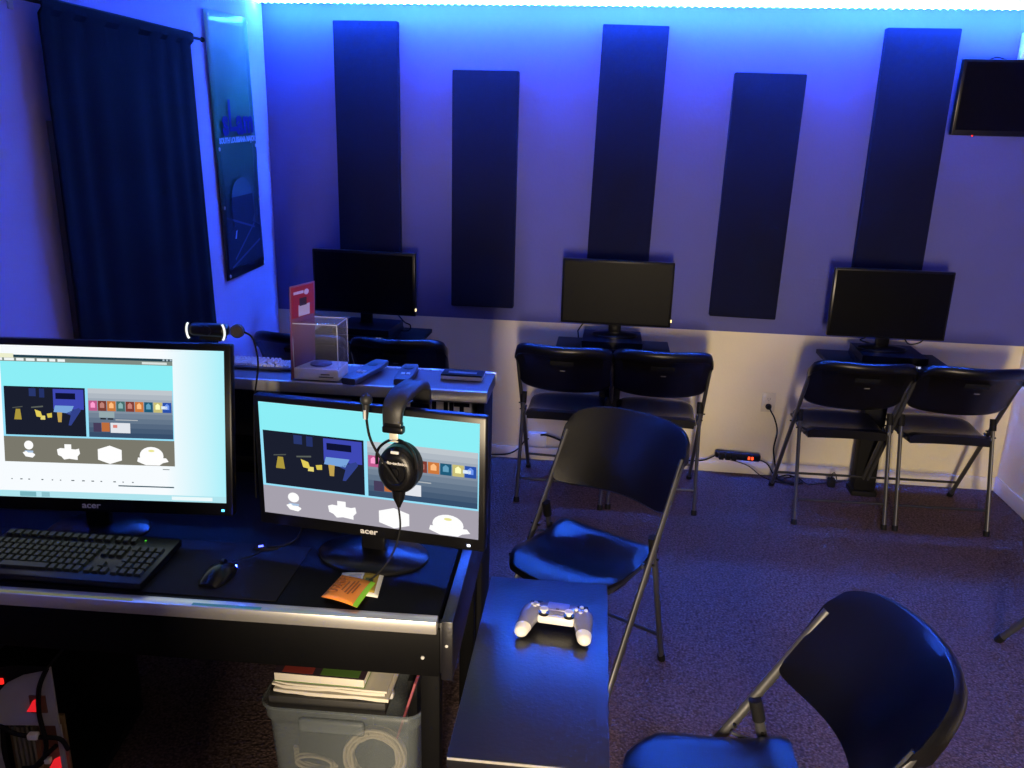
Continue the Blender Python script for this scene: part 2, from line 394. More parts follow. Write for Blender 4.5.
# ------------------------------------------------------------------ folding chair
def tz(z, s, dx=.228): return Vector((s * dx, .24 - .51 * z / .84, z))
TD = Vector((0, -.51, .84)).normalized(); TN = Vector((0, TD.z, -TD.y)).normalized()   # TN points forward (and up a little)
def make_chair(label, group):
    t = thing('folding_chair', label, 'chair', (0, 0, 0), 0, group)
    # back panel: bowed moulded plastic with a broad rounded rim
    NU = 30; rings = []
    for i in range(NU + 1):
        u = -1 + 2 * i / NU
        u = math.copysign(abs(u) ** .8, u)
        e = max(0.0, 1 - abs(u) ** 6) ** .5
        zt = .792 + .066 * e; zb = .630 - .030 * e
        bow = -.085 * (1 - u * u)
        prof = []
        H = zt - zb
        for (n_, k) in ((.010, .0), (.012, .10), (.012, .45), (.012, .80), (.013, .92), (.011, .98), (.002, 1.0), (-.012, 1.0), (-.024, .97), (-.028, .90), (-.022, .84), (-.010, .80), (-.008, .45), (-.008, .12), (-.012, .06), (-.004, -.01)):
            z = zb + H * k
            base = tz(z, 0)
            p = Vector(((.226 + .012 * (k > .75)) * u, base.y + bow, z)) + TN * n_
            prof.append(p)
        rings.append(prof)
    b = MB(); b.loft(rings); b.build('backrest', M['black_plastic'], t, angle=50)
    # grip slot moulded into the rear of the backrest, with a small worn emblem
    T1 = Matrix.Translation(Vector((0, tz(.772, 0).y - .085, .772)) - TN * .009) @ Matrix.Rotation(R(31.3), 4, 'X')
    b = MB(); b.rbox(-.055, .055, -.002, .002, -.014, .014, .0015, 0, T1); b.build('grip_slot', M['matte_black'], t)
    b = MB(); b.box(-.012, .012, -.0008, .0008, -.004, .001, 0, Matrix.Translation((.004, 0, -.034)) @ T1) ; b.build('emblem', M['grey_print'], t)
    # front legs run on up to carry the backrest
    for s in (-1, 1):
        b = MB(); b.tube([tz(.012, s), tz(.30, s), tz(.60, s), tz(.775, s)], .0135, 12, sx=.72, up=(1, 0, 0)); leg = b.build('front_leg', M['steel'], t)
        b = MB(); b.tube([tz(.0, s), tz(.026, s)], .0150, 12); b.build('foot_cap', M['matte_black'], leg)
        q0 = Vector((s * .213, -.235, .0)); q1 = Vector((s * .213, -.085, .545))
        b = MB(); b.tube([q0.lerp(q1, .02), q0.lerp(q1, .5), q0.lerp(q1, .93)], .0125, 12, sx=.72, up=(1, 0, 0)); leg = b.build('rear_leg', M['steel'], t)
        b = MB(); b.tube([q0, q0.lerp(q1, .045)], .0140, 12); b.build('foot_cap', M['matte_black'], leg)
        b = MB(); b.tube([q0.lerp(q1, .90), q0.lerp(q1, 1.0)], .0155, 12); b.build('hinge_cap', M['matte_black'], leg)
        b = MB(); pth = smoothpath([tz(.455, s, .208), tz(.455, s, .206) + Vector((0, -.03, -.012)), Vector((s * .206, -.112, .435)), Vector((s * .207, -.115, .460))], 5)
        b.tube(pth, .005, 8); b.build('hinge_link', M['steel'], t)
        b = MB(); b.tube([tz(.47, s, .208), tz(.47, s, .246)], .004, 8); b.build('rivet', M['matte_black'], t)
        b = MB(); b.tube([q0.lerp(q1, .84) + Vector((-s * .014, 0, 0)), q0.lerp(q1, .84) + Vector((s * .016, 0, 0))], .004, 8); b.build('rivet', M['matte_black'], t)
    b = MB(); b.tube([tz(.105, -1), tz(.105, 1)], .007, 8); b.build('stretcher', M['steel_dark'], t)
    q = Vector((0, -.235 + .15 * .12 / .545, .12)); b = MB(); b.tube([q + Vector((-.213, 0, 0)), q + Vector((.213, 0, 0))], .007, 8); b.build('stretcher', M['steel_dark'], t)
    # seat: contoured slab with a turned-down lip
    NX, NY = 16, 16; top = []; bot = []
    for j in range(NY + 1):
        v = j / NY
        for i in range(NX + 1):
            u = -1 + 2 * i / NX
            w = .186 + .014 * math.sin(min(1, v * 1.2) * PI / 2)
            if v > .62: w *= math.sqrt(max(0, 1 - ((v - .62) / .38) ** 2 * .45))
            yr = -.165 + .012 * (1 - u * u); yf = .212 + .030 * (1 - u * u)
            y = yr + (yf - yr) * v
            z = .470 - .022 * math.sin(min(1, v / .75) * PI) * (1 - .5 * u * u) + .010 * math.exp(-((v - .02) / .18) ** 2)
            z -= .016 * max(0, (v - .8) / .2) ** 2 + .010 * max(0, (abs(u) - .85) / .15) ** 2 + .010 * max(0, (.06 - v) / .06) ** 2
            top.append(Vector((w * u, y, z))); bot.append(Vector((w * u * .985, y * .99, (.436) if (0 < i < NX and 0 < j < NY) else .428)))
    b = MB(); n1 = NX + 1; vs = top + bot; fs = []; o2 = len(top)
    for j in range(NY):
        for i in range(NX):
            a = j * n1 + i; fs.append((a, a + 1, a + n1 + 1, a + n1)); fs.append((o2 + a, o2 + a + n1, o2 + a + n1 + 1, o2 + a + 1))
    per = [i for i in range(n1)] + [j * n1 + NX for j in range(1, NY + 1)] + [NY * n1 + i for i in range(NX - 1, -1, -1)] + [j * n1 for j in range(NY - 1, 0, -1)]
    for k in range(len(per)):
        a, c = per[k], per[(k + 1) % len(per)]; fs.append((a, c, o2 + c, o2 + a))
    b.add(vs, fs, 0, True); b.build('seat', M['black_plastic'], t, angle=50)
    for s in (-1, 1):
        b = MB(); b.tube([(s * .19, -.13, .440), (s * .19, .15, .440)], .008, 8); b.build('seat_rail', M['steel_dark'], t)
    return t
chair0 = make_chair('black plastic folding chair drawn up at the far left desk, left of the pair', 'folding chairs paired at the back wall desks')
WG = 'folding chairs paired at the back wall desks'
spots = [
 (-1.47, 4.08, -2, None, WG),
 (-1.00, 4.08, 2, 'black folding chair at the far left desk, seen just behind the clear display box', WG),
 (-.175, 4.112, -3.5, 'black plastic folding chair at the middle wall desk, left of the pair', WG),
 (.275, 4.117, 0, 'black folding chair at the middle wall desk, right of its pair, nearest the power strip', WG),
 (1.177, 4.108, 1.7, 'black folding chair at the right wall desk, left of its pair, nearest the wall outlet', WG),
 (1.655, 4.119, 1.5, 'black folding chair at the right wall desk, right of its pair, nearest the corner', WG),
 (-.034, 2.548, 149.9, 'black folding chair turned sideways beyond the small table, warm light on its backrest', None),
 (.334, 1.501, 95.6, 'nearest black folding chair, at lower right, seen from above', None),
 (1.87, 2.90, 35, 'black folding chair at the far right edge with only a foot in view', None),
]
for i, (x, y, a, lab, g) in enumerate(spots):
    c = chair0 if i == 0 else copy_tree(chair0)
    if lab: c['label'] = lab
    if g: c['group'] = g
    elif 'group' in c.keys(): del c['group']
    c.location = (x, y, 0); c.rotation_euler = (0, 0, R(a))

# ------------------------------------------------------------------ wall desks, consoles, monitors
DG = 'pedestal desks along the back wall'
def wall_desk(x0, x1, y0, y1, label, px, py=4.42):
    cxx = (x0 + x1) / 2
    t = thing('pedestal_desk', label, 'desk', (cxx, (y0 + y1) / 2, 0), 0, DG)
    b = MB(); w = (x1 - x0) / 2; d = (y1 - y0) / 2; b.rbox(-w, w, -d, d, .738, .76, .004); b.build('tabletop', M['desk_black'], t)
    b = MB(); b.rbox(px - cxx - .055, px - cxx + .055, d - .115, d - .035, .03, .738, .006); b.build('pedestal', M['matte_black'], t)
    b = MB(); b.rbox(px - cxx - .065, px - cxx + .065, d - .13, d - .01, 0, .03, .006); b.build('foot', M['matte_black'], t)
wall_desk(-1.55, -.945, 3.98, 4.40, 'small black desk at the back wall under the left dark monitor', -1.24)
wall_desk(-.250, .331, 3.96, 4.38, 'small black desk at the back wall under the middle dark monitor', .04)
wall_desk(1.098, 1.680, 3.98, 4.40, 'small black desk at the back wall under the right dark monitor', 1.41)
CG = 'game consoles under the back wall monitors'
def console(x, y, rz, label):
    t = thing('game_console', label, 'game console', (x, y, .76), R(rz), CG)
    b = MB()
    b.prism([(-.155, -.13), (.155, -.13), (.15, .15), (-.15, .15)], .004, .026)
    b.prism([(-.150, -.118), (.150, -.118), (.146, .15), (-.146, .15)], .031, .060)
    b.box(-.148, .148, -.112, .145, .024, .033)
    b.build('body', M['gloss_black'], t)
    b = MB()
    for dx in (.088, .104): b.prism([(dx, -.1325), (dx + .012, -.1325), (dx + .012, -.131), (dx, -.131)], .014, .024)
    b.build('badge', G(190, 195, 225, .9), t)
console(.035, 4.17, 0, 'black game console under the middle dark monitor at the back wall')
console(1.385, 4.17, -1.5, 'black game console under the right dark monitor at the back wall')
console(-1.24, 4.17, -3, 'black game console under the left corner monitor, behind the chair back')
def monitor(label, cat, loc, rz, w, h, bez, zb, tilt=0, stand='neck', group=None, logo=None, chin=None, screen=None, led_m=None, logo_m=None, base_r=.11, edge_led=False, ledx=None):
    """w,h = lit screen; zb = height of casing underside above the base"""
    t = thing('monitor', label, cat, loc, R(rz), group)
    ch = chin if chin else bez
    b = MB(); W = w / 2 + bez; Ht = h + bez + ch
    Tm = Matrix.Translation((0, 0, zb)) @ Matrix.Rotation(R(-tilt), 4, 'X')
    b.rbox(-W, W, -.012, .018, 0, Ht, .006, 0, Tm)
    b.rbox(-W * .8, W * .8, .010, .045, Ht * .18, Ht * .85, .012, 0, Tm)
    b.build('casing', M['gloss_black'], t)
    b = MB(); b.box(-w / 2, w / 2, -.0126, -.0112, ch, ch + h, 0, Tm)
    mats = [M['screen_off']]
    if screen: screen(b, mats, w, h, Tm @ Matrix.Translation((0, -.0126, ch + h)))
    b.build('screen', mats, t)
    b = MB(); b.rbox(-.032, .032, .012, .036, .012, zb + (Ht * .4 if tilt == 0 else .035), .006); b.build('neck', M['gloss_black'], t)
    b = MB(); b.lathe([(base_r, 0), (base_r, .006), (base_r * .93, .012), (.03, .018)], 36, 0, Matrix.Translation((0, .015, 0)) @ Matrix.Diagonal((1.15, .82, 1, 1))); b.build('base', M['gloss_black'], t)
    if logo:
        o = text(logo, ch * .62, logo_m or M['badge'], t, Tm @ Vector((0, -.0125, ch * .5)), (PI / 2 - R(tilt), 0, 0), name='logo', off=.0004, sx=1.25)
    if led_m:
        b = MB(); lx = ledx if ledx is not None else W - .03
        b.rbox(lx - .004, lx + .004, -.0135, -.011, ch * .35, ch * .35 + .006, .001, 0, Tm)
        b.build('power_light', led_m, t)
    if edge_led:
        b = MB(); b.rbox(W - .002, W + .004, -.013, -.004, .028, .042, .001, 0, Tm); b.build('power_light', led_m2, t)
    return t
led_m2 = G(255, 225, 150, 2.0)
MG = 'dark monitors along the back wall'
monitor('switched off monitor in the left corner of the back wall, partly behind the display box', 'monitor', (-1.262, 4.20, .76), -4, .532, .30, .013, .113, 0, group=MG, edge_led=True)
monitor('switched off monitor in the middle of the back wall, small light at its right edge', 'monitor', (.045, 4.20, .82), -1.5, .532, .304, .012, .058, 0, group=MG, edge_led=True, base_r=.10)
monitor('switched off monitor at the right of the back wall, under the tall panel', 'monitor', (1.364, 4.20, .82), 0, .535, .315, .011, .060, 0, group=MG, base_r=.10)
def cord(name, pts, r, label, m=None, cat='cable', n=6, group=None):
    b = MB(); b.tube(smoothpath(pts, n), r, 7); return tag(b.build(name, m or M['matte_black']), label, cat, group)
cord('cable', [(.10, 4.24, .93), (.14, 4.25, .875), (.20, 4.25, .885), (.215, 4.25, .93)], .0035, 'black cable looping under the middle dark monitor, right of its stand')
cord('cable', [(-.02, 4.24, .90), (-.10, 4.23, .885), (-.14, 4.25, .83), (-.145, 4.36, .79), (-.14, 4.42, .72)], .0035, 'black cable drooping under the middle dark monitor, left of its stand')
cord('cable', [(1.46, 4.24, .90), (1.50, 4.25, .845), (1.56, 4.25, .86), (1.57, 4.25, .91)], .0035, 'black cable looping under the right dark monitor, right of its stand')
cord('cable', [(1.25, 4.25, .91), (1.29, 4.25, .87), (1.27, 4.26, .85), (1.33, 4.28, .83)], .0035, 'short black cable under the right dark monitor, left of its stand')
cord('cable', [(-1.10, 4.22, .88), (-1.06, 4.23, .83), (-1.03, 4.24, .81), (-1.05, 4.26, .775), (-1.16, 4.27, .772)], .0035, 'black cable hanging under the left dark monitor')

# ------------------------------------------------------------------ wall television
t = thing('wall_television', 'black flat television mounted high on the back wall at right, red standby light', 'television', (1.86, 4.385, 1.843))
b = MB(); b.rbox(-.285, .285, -.02, .02, 0, .34, .006); b.rbox(-.20, .20, .015, .055, .06, .26, .01); b.build('casing', M['gloss_black'], t, rot=(R(2), 0, 0))
b = MB(); b.box(-.272, .272, -.0215, -.0195, .025, .327); b.build('screen', M['screen_off'], t, rot=(R(2), 0, 0))
b = MB(); b.box(-.05, .05, .05, .107, .10, .22); b.build('wall_bracket', M['steel_dark'], t)
b = MB(); b.ball((-.188, -.018, -.001), .004); b.build('standby_light', G(255, 40, 40, 2.0), t)
b = MB(); b.tube(smoothpath([(-.16, .03, .338), (-.12, .03, .352), (-.07, .03, .340)], 5), .003, 6); b.build('cable', M['matte_black'], t)
t = thing('outlet_box', 'white framed box on the back wall above the television', 'wall box', (1.90, YB - .03, 2.19))
b = MB(); b.rbox(-.04, .05, -.012, .03, 0, .12, .004); b.build('frame', M['white_plastic'], t)
b = MB(); b.rbox(-.028, .038, -.014, -.010, .012, .108, .001); b.build('cover', M['white_wall'], t)

# ------------------------------------------------------------------ outlet, power strip, cords
t = thing('wall_outlet', 'almond wall outlet plate with a black plug, low on the back wall', 'wall outlet', (.907, YB, .425))
b = MB(); b.rbox(-.037, .037, -.006, 0, -.055, .055, .003); b.build('cover_plate', M['almond'], t)
for z in (.021, -.021):
    b = MB(); b.lathe([(.0165, 0), (.0165, .003)], 20, 0, Matrix.Translation((0, -.006, z)) @ Matrix.Rotation(PI / 2, 4, 'X'))
    for dx in (-.006, .006): b.box(dx - .001, dx + .001, -.0096, -.0088, z - .004, z + .005, 1)
    b.ball((0, -.009, z - .010), .0022, 1); b.build('socket', [M['almond'], M['matte_black']], t)
b = MB(); b.tube(smoothpath([(.0, -.012, -.020), (.003, -.040, -.024), (.012, -.044, -.040), (.038, -.036, -.085), (.060, -.030, -.16), (.052, -.030, -.26), (.072, -.034, -.36), (.085, -.05, -.408)], 6), .0042, 8)
b.lathe([(.015, 0), (.017, .012), (.012, .030)], 14, 0, Matrix.Translation((0, -.009, -.020)) @ Matrix.Rotation(PI / 2, 4, 'X'))
tag(b.build('plug_cord', M['matte_black'], None, (.907, YB, .425)), 'black plug and cord running down from the wall outlet to the floor', 'power cord')
t = thing('power_strip', 'black power strip with red lights standing against the back wall', 'power strip', (.768, YB - .036, .115), rot=(0, R(2.5), 0))
b = MB(); b.rbox(-.125, .125, -.02, .02, -.022, .022, .014, seg=4); b.build('body', M['gloss_black'], t)
for dx in (.060, .078):
    b = MB(); b.rbox(dx - .006, dx + .006, -.0225, -.018, -.010, .008, .002); b.build('switch_light', G(255, 70, 30, 2.5), t)
for dx in (-.09, -.055, -.02):
    b = MB(); b.rbox(dx - .015, dx + .013, -.034 - .006 * (dx < -.08), -.018, -.022, .018, .005); b.build('plug', M['matte_black'], t)
FY = YB - .04
cord('cord', [(.655, FY, .115), (.58, FY, .075), (.45, FY, .065), (.30, FY - .02, .06), (.10, FY, .05)], .004, 'black cord from the power strip running left behind the middle chairs', cat='power cord')
cord('cord', [(.885, FY - .01, .105), (.93, FY - .02, .085), (.97, FY - .04, .03), (1.02, FY - .06, .008)], .004, 'black cord from the right end of the power strip to the floor', cat='power cord')
cord('cord', [(.72, FY - .01, .095), (.82, FY - .03, .075), (.90, FY - .05, .025), (.99, FY - .08, .007), (1.12, FY - .07, .006)], .003, 'thin black cord drooping in front of the power strip', cat='power cord')
cord('cord', [(1.0, 4.40, .007), (1.08, 4.42, .03), (1.14, 4.38, .006), (1.22, 4.40, .007), (1.28, 4.42, .008), (1.33, 4.44, .008), (1.36, 4.46, .008)], .003, 'black cord lying along the wall towards the right desk pedestal', cat='power cord')
cord('cord', [(.98, 4.43, .01), (1.03, 4.36, .012), (1.10, 4.38, .02), (1.05, 4.43, .03), (.99, 4.40, .02), (1.06, 4.35, .008), (1.12, 4.40, .012), (1.08, 4.44, .02)], .0045, 'tangle of black cord on the carpet below the wall outlet', cat='power cord')
b = MB(); b.rbox(1.245, 1.285, 4.36, 4.40, .0, .05, .008); b.tube(smoothpath([(1.265, 4.38, .05), (1.268, 4.385, .075), (1.285, 4.40, .07), (1.31, 4.44, .02)], 5), .003, 6)
tag(b.build('power_adapter', M['matte_black']), 'small black plug adapter on the floor left of the right desk pedestal', 'adapter')
t = thing('outlet_box', 'white outlet box low on the back wall behind the middle left chair', 'wall box', (-.345, YB, .125))
b = MB(); b.rbox(-.06, .045, -.035, 0, -.045, .045, .006); b.build('body', M['white_plastic'], t)
cord('cord', [(-.33, YB - .045, .165), (-.30, YB - .055, .170), (-.25, YB - .05, .155), (-.15, YB - .05, .12), (.0, YB - .05, .10)], .006, 'thick black cord plugged in the white box behind the middle left chair', cat='power cord')
cord('cord', [(-.62, YB - .03, .02), (-.52, YB - .03, .03), (-.46, YB - .03, .065), (-.42, YB - .03, .12), (-.40, YB - .04, .135)], .004, 'blue lit cable curving up the wall left of the middle desk', cat='power cord')

# ------------------------------------------------------------------ screen pictures
def poly_patch(b, pts, mi, T, lay): 
    # pts in metres: x from screen left, z down from screen top
    vs = [T @ Vector((x, -.0003 * lay, -z)) for x, z in pts]; b.add(vs, [tuple(range(len(vs)))], mi)
def page(b, mats, T, x0, z0, w, h, bright=1.0):
    """a streaming page: cyan header, two video tiles, a row of four pale emblems"""
    def mi(m):
        if m not in mats: mats.append(m)
        return mats.index(m)
    def q(u0, v0, u1, v1, c, lay, s=1.0):
        poly_patch(b, [(x0 + w * u0, z0 + h * v0), (x0 + w * u1, z0 + h * v0), (x0 + w * u1, z0 + h * v1), (x0 + w * u0, z0 + h * v1)], mi(G(*c, s)), T, lay)
    def pg(pts, c, lay, s=1.0):
        poly_patch(b, [(x0 + w * u, z0 + h * v) for u, v in pts], mi(G(*c, s)), T, lay)
    q(0, 0, 1, .25, (140, 238, 246), 2, 1.0)
    q(0, .25, 1, .745, (150, 225, 250), 2)
    q(0, .745, 1, 1, (165, 160, 172) if bright > 1 else (122, 120, 108), 2)
    # left tile: dim room with a lit blue screen and amber lamps
    q(.014, .245, .487, .728, (26, 30, 46), 3)
    q(.30, .262, .478, .46, (62, 72, 180), 4); q(.315, .30, .43, .36, (14, 18, 52), 5)
    pg([(.31, .425), (.42, .425), (.40, .50), (.30, .49)], (120, 165, 220), 5)
    pg([(.37, .50), (.45, .44), (.46, .47), (.40, .62), (.385, .62), (.40, .52)], (50, 66, 140), 5)
    q(.16, .262, .20, .34, (40, 55, 110), 4); q(.22, .262, .25, .35, (36, 50, 104), 4)
    pg([(.08, .47), (.105, .47), (.112, .575), (.068, .575)], (170, 150, 60), 5)
    pg([(.19, .47), (.225, .49), (.235, .55), (.20, .54)], (225, 205, 90), 5); pg([(.225, .53), (.25, .53), (.25, .57), (.222, .57)], (230, 215, 120), 5)
    pg([(.26, .51), (.29, .50), (.29, .545), (.265, .55)], (215, 195, 80), 5)
    pg([(.32, .49), (.35, .49), (.345, .59), (.325, .59)], (190, 160, 80), 5)
    pg([(.17, .445), (.24, .43), (.24, .445), (.17, .458)], (90, 96, 90), 5); pg([(.06, .455), (.12, .44), (.12, .45), (.06, .465)], (80, 84, 80), 5)
    # right tile: grey menu with a row of coloured squares
    N = 10
    for k in range(N):
        f = k / (N - 1); c = (int(190 - 135 * f), int(198 - 120 * f), int(205 - 98 * f))
        q(.503, .245 + .483 * k / N, .995, .245 + .483 * (k + 1) / N, c, 3)
    cols = [(190, 90, 140), (120, 60, 50), (200, 120, 60), (70, 110, 110), (130, 60, 50), (205, 120, 60), (30, 90, 120), (200, 190, 120), (40, 80, 170)]
    for k, c in enumerate(cols):
        u = .506 + .054 * k; q(u, .365, u + .050, .465, c, 4)
        pg([(u + .012, .395), (u + .025, .375), (u + .038, .395), (u + .038, .435), (u + .012, .435)], tuple(min(255, x + 70) for x in c), 5)
    q(.565, .47, .655, .53, (150, 170, 175), 4); q(.572, .535, .605, .55, (30, 36, 40), 4); q(.615, .535, .648, .55, (30, 36, 40), 4); q(.66, .545, .79, .555, (175, 180, 185), 4)
    q(.53, .585, .575, .675, (70, 60, 90), 4); q(.578, .58, .625, .67, (190, 110, 60), 4); q(.63, .58, .745, .68, (225, 228, 235), 4); q(.645, .60, .67, .63, (220, 130, 120), 5)
    pg([(.93, .40), (.965, .40), (.965, .43), (.93, .43)], (220, 235, 250), 5)
    # four emblems
    W = (255, 255, 255)
    def disc(u, v, ru, rv, c=W, lay=4): pg([(u + ru * math.cos(2 * PI * k / 20), v + rv * math.sin(2 * PI * k / 20)) for k in range(20)], c, lay)
    disc(.145, .83, .027, .045); q(.12, .885, .17, .905, (170, 195, 225), 4); pg([(.108, .905), (.13, .89), (.14, .905), (.165, .905), (.18, .92), (.18, .93), (.165, .955), (.125, .945)], W, 5)
    q(.355, .81, .395, .86, W, 4); pg([(.31, .865), (.33, .85), (.42, .86), (.44, .85), (.445, .90), (.43, .93), (.43, .965), (.38, .955), (.35, .965), (.335, .935), (.315, .92)], W, 4)
    pg([(.55, .85), (.62, .81), (.69, .85), (.69, .955), (.62, .995), (.55, .955)], W, 4)
    disc(.865, .90, .07, .09); pg([(.785, .92), (.95, .92), (.965, .955), (.93, .97), (.91, .995), (.83, .995), (.80, .975), (.78, .96)], W, 4)
    disc(.865, .85, .018, .012, (235, 230, 150), 5)
def small_screen(b, mats, w, h, T):
    T = T @ Matrix.Translation((-w / 2, 0, 0))
    mats.append(G(225, 240, 250, 1.0)); b.box(0, w, -.0002, 0, -h, 0, 1, T)
    page(b, mats, T, 0, 0, w, h, 2.0)
def big_screen(b, mats, w, h, T):
    T = T @ Matrix.Translation((-w / 2, 0, 0))
    # desktop: near-white, turning to pale cyan at the right edge
    m = bpy.data.materials.new('desktop_glow'); m.use_nodes = True; nt = m.node_tree; nt.nodes.clear()
    e = nt.nodes.new('ShaderNodeEmission'); o = nt.nodes.new('ShaderNodeOutputMaterial'); tc = nt.nodes.new('ShaderNodeTexCoord'); sp = nt.nodes.new('ShaderNodeSeparateXYZ'); cr = nt.nodes.new('ShaderNodeValToRGB')
    mr = nt.nodes.new('ShaderNodeMapRange'); mr.inputs[1].default_value = -w / 2; mr.inputs[2].default_value = w / 2
    nt.links.new(tc.outputs['Object'], sp.inputs[0]); nt.links.new(sp.outputs[0], mr.inputs[0]); nt.links.new(mr.outputs[0], cr.inputs[0]); nt.links.new(cr.outputs[0], e.inputs[0])
    E = cr.color_ramp.elements; E[0].position = .78; E[0].color = (.93, .97, 1, 1); E[1].position = 1; E[1].color = (*srgb(170, 240, 250), 1)
    e.inputs[1].default_value = 1.0; nt.links.new(e.outputs[0], o.inputs[0])
    mats.append(m); b.box(0, w, -.0002, 0, -h, 0, 1, T)
    def mi(c, s=1.0):
        g = G(*c, s)
        if g not in mats: mats.append(g)
        return mats.index(g)
    def q(u0, v0, u1, v1, c, lay, s=1.0):
        poly_patch(b, [(w * u0, h * v0), (w * u1, h * v0), (w * u1, h * v1), (w * u0, h * v1)], mi(c, s), T, lay)
    k = lambda px: (px + 49.4) / 275.0      # window edges as fractions of the screen width
    u0, u1 = k(2.5), k(174.5); v0, v1 = .105, .765
    q(u0, .062, u1, .078, (25, 60, 75), 3); q(u0, .055, u0 + .05, .082, (235, 238, 205), 4)
    q(u0, .078, u1, .105, (128, 140, 132), 3)
    for (a, c) in ((0, .012), (.016, .055), (.06, .09), (.095, .13), (.135, .175), (.18, .205), (.21, .24)): q(u0 + a, .083, u0 + c - .003, .1, (240, 246, 246), 4)
    q(u1 - .11, .085, u1 - .02, .1, (215, 225, 222), 4)
    for a in (.035, .022, .009): q(u1 - a, .064, u1 - a + .007, .075, (170, 190, 200), 4)
    page(b, mats, T, w * u0, h * v0, w * (u1 - u0), h * (v1 - v0), 1.0)
    q(u1 - .045, .785, u1 - .02, .79, (110, 120, 120), 3)
    random.seed(9)
    for j in range(16):
        a = u0 - .10 + j * .038 + random.uniform(-.008, .008)
        q(a, .877, a + random.uniform(.004, .012), .884, (90, 100, 105), 3)
    q(u1 - .21, .902, u1 - .005, .910, (40, 75, 90), 3)
    q(0, .958, 1, 1, (175, 228, 238), 3); q(u0 + .05, .964, u0 + .11, .996, (120, 180, 190), 4); q(u0 + .13, .964, u0 + .16, .996, (140, 195, 205), 4); q(.80, .966, .95, .99, (235, 250, 252), 4)

# ------------------------------------------------------------------ front desk
DR = R(2.2)
desk = thing('computer_desk', 'long black desk with an aluminium front edge carrying the two lit monitors', 'desk', (-.333, 1.586, 0), DR)
L = -1.475; DD = .76
b = MB(); b.box(L, 0, .030, DD, .735, .76); b.build('desktop', M['desk_black'], desk)
b = MB(); b.rbox(L, 0, 0, .031, .729, .7605, .0025); b.build('edge_trim', M['alu'], desk)
b = MB(); b.box(-1.03, -.70, .004, .013, .7606, .7612, 0); b.box(-.56, -.40, .004, .014, .7606, .7612, 1); b.build('edge_stripes', [mat('yellow_stripe', (.70, .72, .15), .5), mat('teal_stripe', (.10, .42, .42), .5)], desk)  # thin yellow and teal stripes along the top of the trim
b = MB(); b.rbox(L + .02, .004, .022, .045, .605, .729, .002); b.build('front_apron', M['desk_black'], desk)
b = MB(); b.rbox(.008, .034, .018, DD, .60, .752, .002); b.rbox(0, .008, .03, .05, .61, .74, .001); b.build('side_rail', M['wood_black'], desk)
b = MB(); b.rbox(L - .03, L - .004, .018, DD, .60, .752, .002); b.build('side_rail', M['wood_black'], desk)
for (x, y) in ((-.045, .045), (-.045, DD - .06), (L + .03, .045), (L + .03, DD - .06)):
    b = MB(); b.rbox(x, x + .045, y, y + .045, 0, .735, .003); b.build('leg', M['desk_black'], desk)
b = MB()
for (x, z) in ((-.035, .655), (.020, .69)): b.ball((x, .020, z), .0045)
b.build('screw', M['silver_plastic'], desk)

# riser shelf unit behind the desk
shelf = thing('shelf_unit', 'black shelf unit behind the desk, aluminium edged top holding remotes and the display box', 'shelf', (-.345, 2.375, 0), R(.6))
SL = -1.46
b = MB(); b.box(SL, 0, .006, .222, 1.012, 1.0485); b.build('top_board', mat('slate_laminate', (.10, .10, .12), .35, noise=(30, .1)), shelf)
b = MB(); b.rbox(SL, .002, 0, .012, 1.016, 1.0505, .002); b.build('edge_trim', M['alu'], shelf)
b = MB(); b.rbox(SL, .002, .218, .228, 1.016, 1.0515, .002)
for i in range(48): b.box(-.012 - i * .0295 - .02, -.012 - i * .0295, .212, .219, 1.0485, 1.0505)  # reflected diode dots put into the shape as bright metal teeth
b.build('edge_trim', M['alu'], shelf)
for x in (-.03, SL + .005):
    b = MB(); b.rbox(x, x + .022, .02, .215, 0, 1.012, .002); b.build('side_panel', M['matte_black'], shelf)
b = MB(); b.rbox(SL + .027, -.03, .205, .215, .1, 1.012, .001); b.build('back_panel', M['matte_black'], shelf)
b = MB(); b.rbox(SL + .027, -.03, .02, .205, .765, .785, .002); b.build('inner_shelf', M['desk_black'], shelf)

# boxes under the riser top
t = thing('storage_carton', 'white carton with heavy black lettering on the shelf behind the smaller lit monitor', 'carton', (-.50, 2.40, .785))
b = MB(); b.rbox(-.12, .105, 0, .16, 0, .222, .003); b.build('box', M['white_foil'], t)
text('UIT', .075, M['matte_black'], t, (.040, -.001, .188), (PI / 2, 0, 0), off=.003)
t = thing('storage_carton', 'black carton with a yellow edge standing on the desk behind the smaller lit monitor', 'carton', (-.90, 2.235, .7615), R(2.2))
b = MB(); b.rbox(-.075, .15, 0, .11, 0, .252, .003); b.build('box', M['matte_black'], t)
b = MB(); b.box(-.076, .151, -.0015, 0, .228, .2525); b.box(-.076, -.066, -.0015, 0, 0, .2525); b.box(-.076, .0, -.0015, 0, 0, .012); b.build('printed_border', M['yellow'], t)

# monitors on the desk
DT = .7608
m1 = monitor('large lit monitor at left showing a white desktop with an open streaming window', 'monitor', (-1.304, 1.860, DT), 5.6, .708, .396, .018, .063, 9.2, chin=.036, logo='acer', logo_m=M['badge'], screen=big_screen, led_m=G(90, 200, 255, 3), base_r=.115, ledx=.345)
m2 = monitor('smaller lit monitor with a headset hung over its top edge', 'monitor', (-.555, 1.848, DT), -6.2, .564, .297, .016, .062, 0, chin=.034, logo='acer', logo_m=M['silver_plastic'], screen=small_screen, led_m=G(230, 240, 255, 4), base_r=.125, ledx=.258)

